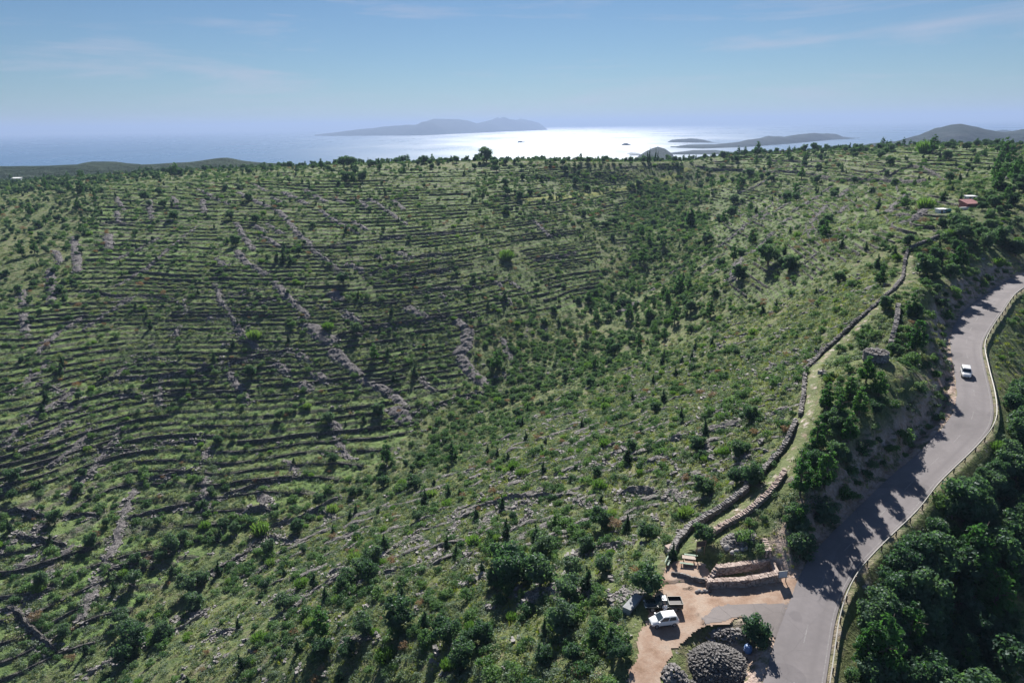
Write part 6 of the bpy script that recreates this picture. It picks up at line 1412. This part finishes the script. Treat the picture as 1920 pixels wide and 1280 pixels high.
def boulder(c, s, mat, label, group=None, name='boulder'):
    bm = bmesh.new(); bmesh.ops.create_icosphere(bm, subdivisions=2, radius=.5)
    k = rng.uniform(0, 50)
    for v in bm.verts:
        p = v.co; f = 1+.28*float(vn(p.x*2.1+k, p.y*2.1+p.z*1.7, 7)); v.co = Vector((p.x*f*s[0], p.y*f*s[1], max(p.z, -.3)*f*s[2]))
    me = bpy.data.meshes.new(name); bm.to_mesh(me); bm.free(); me.materials.append(mat); o = obj(name, me, None, (c[0], c[1], c[2]+s[2]*.25)); o.rotation_euler = (0, 0, rng.uniform(0, 6)); return tag(o, label, 'rock', group)
for k, (u, v, d) in enumerate(((1306,1110,.55),(1311,1108,.6),(1316,1110,.5),(1321,1108,.62),(1326,1109,.5))): boulder(lotp(u, v), (d, d*.8, d*.7), M_ROCK, f'pale rock, {ORD[k]} from the left in the row before the front wall', 'pale rocks before the front wall')
boulder(lotp(1331, 1109), (.5, .5, .5), M_BARK, 'dark brown stump at the right end of the row of pale rocks')
for k, (u, v, d, l) in enumerate(((1363,1029,1.1,'largest dark boulder'),(1372,1038,.9,'flat topped boulder'),(1382,1034,.8,'middle boulder'),(1392,1031,.8,'small boulder'),(1399,1029,.7,'rightmost small boulder'))): boulder(on(u, v), (d*1.1, d*.8, d*.75), M_ROCK, f'{l} below the loose stone pile above the upper wall')
g = on(1257, 1034); b = MB(); b.box((0, 0, .35), (1.1, 1.5, 1.0), .4, 0, .06); tag(b.build('stone_plinth', M_ROCKW, None, False, g), 'pinkish block shaped stone plinth beside the left path wall', 'stone plinth')
g = on(1186, 1137); r = tag(empty('water_trough', g, math.radians(52)), 'blue grey concrete water trough among bushes left of the pickup', 'trough')
b = MB(); b.box((0, 0, .3), (3.4, 1.1, 1.0)); b.build('trough_body', M_CONC, r); b = MB(); b.box((0, 0, .83), (3.5, 1.2, .07)); b.build('trough_lid', M_CONC, r)
g = on(1402, 1222); r = tag(empty('plastic_barrel', g, .6), 'blue plastic barrel standing in the shade right of the large mound', 'barrel')
b = MB(); b.tube([(0,0,0),(0,0,.08),(0,0,.45),(0,0,.9),(0,0,1.0)], [.38,.44,.48,.44,.36], 16); b.build('barrel_body', M_BLUE, r, True); b = MB()
for z in (.3, .65): b.tube([(0,0,z-.02),(0,0,z+.02)], .495, 16)
b.build('hoop', M_BLUE, r)
b = MB(); p_ = lotp(1286, 1103)
for k in range(7): a_ = rng.uniform(-.6, .9); b.tube([(rng.uniform(-.5,.5), rng.uniform(-.2,.2), .06), (math.cos(a_)*.7, math.sin(a_)*.4, rng.uniform(.08,.3)), (math.cos(a_)*1.1, math.sin(a_)*.6, rng.uniform(.05,.25))], [.03,.02,.01], 4)
tag(b.build('dead_branch', M_BARK, None, False, p_), 'dead twiggy branch lying on the reddish gravel', 'branch')
# fallen log at the grass edge of the junction
g = on(1360, 1177); b = MB(); b.tube([(-.9, 0, .12), (0, .05, .14), (.95, .0, .12)], [.10, .11, .09], 7); tag(b.build('log', M_BARK, None, False, g), 'short dark log lying on the grass edge below the junction', 'log')
# ------------------------------------------------------------------ far huts and boats
M_ROOFR = plain('red_roof', (.30,.12,.12), .8, 0, .15, 1); M_LIME = plain('white_wall', (.72,.73,.74), .8, 0, .06, 1); M_TEAL = plain('green_tank_paint', (.08,.26,.22), .5)
def hut(label, u, v, rz, L_, w, h, rise, wm, rm, cat='hut', name='hut'):
    g = on(u, v); r = tag(empty(name, g, rz), label, cat)
    b = MB(); b.box((0, 0, h/2-.5), (L_, w, h+1)); b.build('wall', wm, r)
    b = MB(); e = .25; b.add([(-L_/2-e,-w/2-e,h-.05),(L_/2+e,-w/2-e,h-.05),(L_/2+e,w/2+e,h-.05+rise*.2),(-L_/2-e,w/2+e,h-.05+rise*.2),(-L_/2-e,-w/2-e,h+.06),(L_/2+e,-w/2-e,h+.06),(L_/2+e,w/2+e,h+rise),(-L_/2-e,w/2+e,h+rise)], [(0,3,2,1),(4,5,6,7),(0,1,5,4),(1,2,6,5),(2,3,7,6),(3,0,4,7)]); b.build('roof', rm, r)
    b = MB(); b.box((-L_*.15, -w/2-.02, h*.42), (.8, .05, h*.75)); b.build('door', M_WOOD, r); b = MB(); b.box((L_*.25, -w/2-.02, h*.6), (.6, .05, .5)); b.build('window', M_GLASS, r); return r
hut('low shed with a dull red roof on the far right terraces', 1816, 389, .15, 5.2, 4.2, 1.6, 1.3, M_ROOFR, M_ROOFR, 'shed', 'shed')
hut('small white cabin left of the red roofed shed', 1764, 399, .2, 3.4, 2.0, 1.4, .2, M_LIME, M_LIME, 'cabin', 'cabin')
hut('small white cabin behind the red roofed shed', 1819, 374, -.1, 3.8, 2.0, 1.3, .3, M_LIME, M_LIME, 'cabin', 'cabin')
hut('tiny white house on the far left plateau', 31, 338, .1, 9, 5, 3.2, .8, M_LIME, M_LIME, 'house', 'house')
g = on(1808, 393); b = MB(); b.box((0, 0, .4), (4.0, .8, 1.0), .12); tag(b.build('white_wall_block', M_LIME, None, False, g), 'long white garden wall in front of the red roofed shed', 'garden wall', None, 'thing').name = 'garden_wall'
g = on(1777, 398); r = tag(empty('water_tank', g), 'green water tank between the white cabin and the white garden wall', 'tank'); b = MB(); b.tube([(-1,0,.7),(-.9,0,.7),(.9,0,.7),(1,0,.7)], [.4,.7,.7,.4], 12); b.build('tank_body', M_TEAL, r, True); b = MB(); b.box((-.6,0,.1),(.2,1.0,.5)); b.box((.6,0,.1),(.2,1.0,.5)); b.build('cradle', M_CONC, r)
q_ = Pz(np.array([976.5]), np.array([267.5]), np.array([SEA]))[0]; r = tag(empty('ferry', q_, .1), 'small dark ferry far out on the bright water', 'boat')
b = MB(); b.add([(-30,-5,-.5),(22,-5,-.5),(32,0,-.5),(22,5,-.5),(-30,5,-.5),(-31,-6,5),(24,-6,5),(36,0,6.5),(24,6,5),(-31,6,5)], [(0,4,3,2,1),(5,6,7,8,9),(0,1,6,5),(1,2,7,6),(2,3,8,7),(3,4,9,8),(4,0,5,9)]); b.build('hull', M_CONC, r)
b = MB(); b.box((-6, 0, 8), (34, 10, 6)); b.box((2, 0, 12.5), (16, 8, 3)); b.build('superstructure', M_LIME, r); b = MB(); b.tube([(-14,0,11),(-15,0,17)], 1.6, 8); b.build('funnel', M_CONC, r)
# row of cypresses below the far hill
for k, (u, v, h_) in enumerate(((1214,301,9),(1218,301,11),(1222,300,9),(1229,300,12),(1233,300,10))):
    g = on(u, v+3); plant('juniper', g[0], g[1], g[2]-.3, (1.5, h_/3.0), k, k, f'slim dark cypress, {ORD[k]} from the left, against the rounded far hill', 'cypresses against the far hill').name = 'cypress'
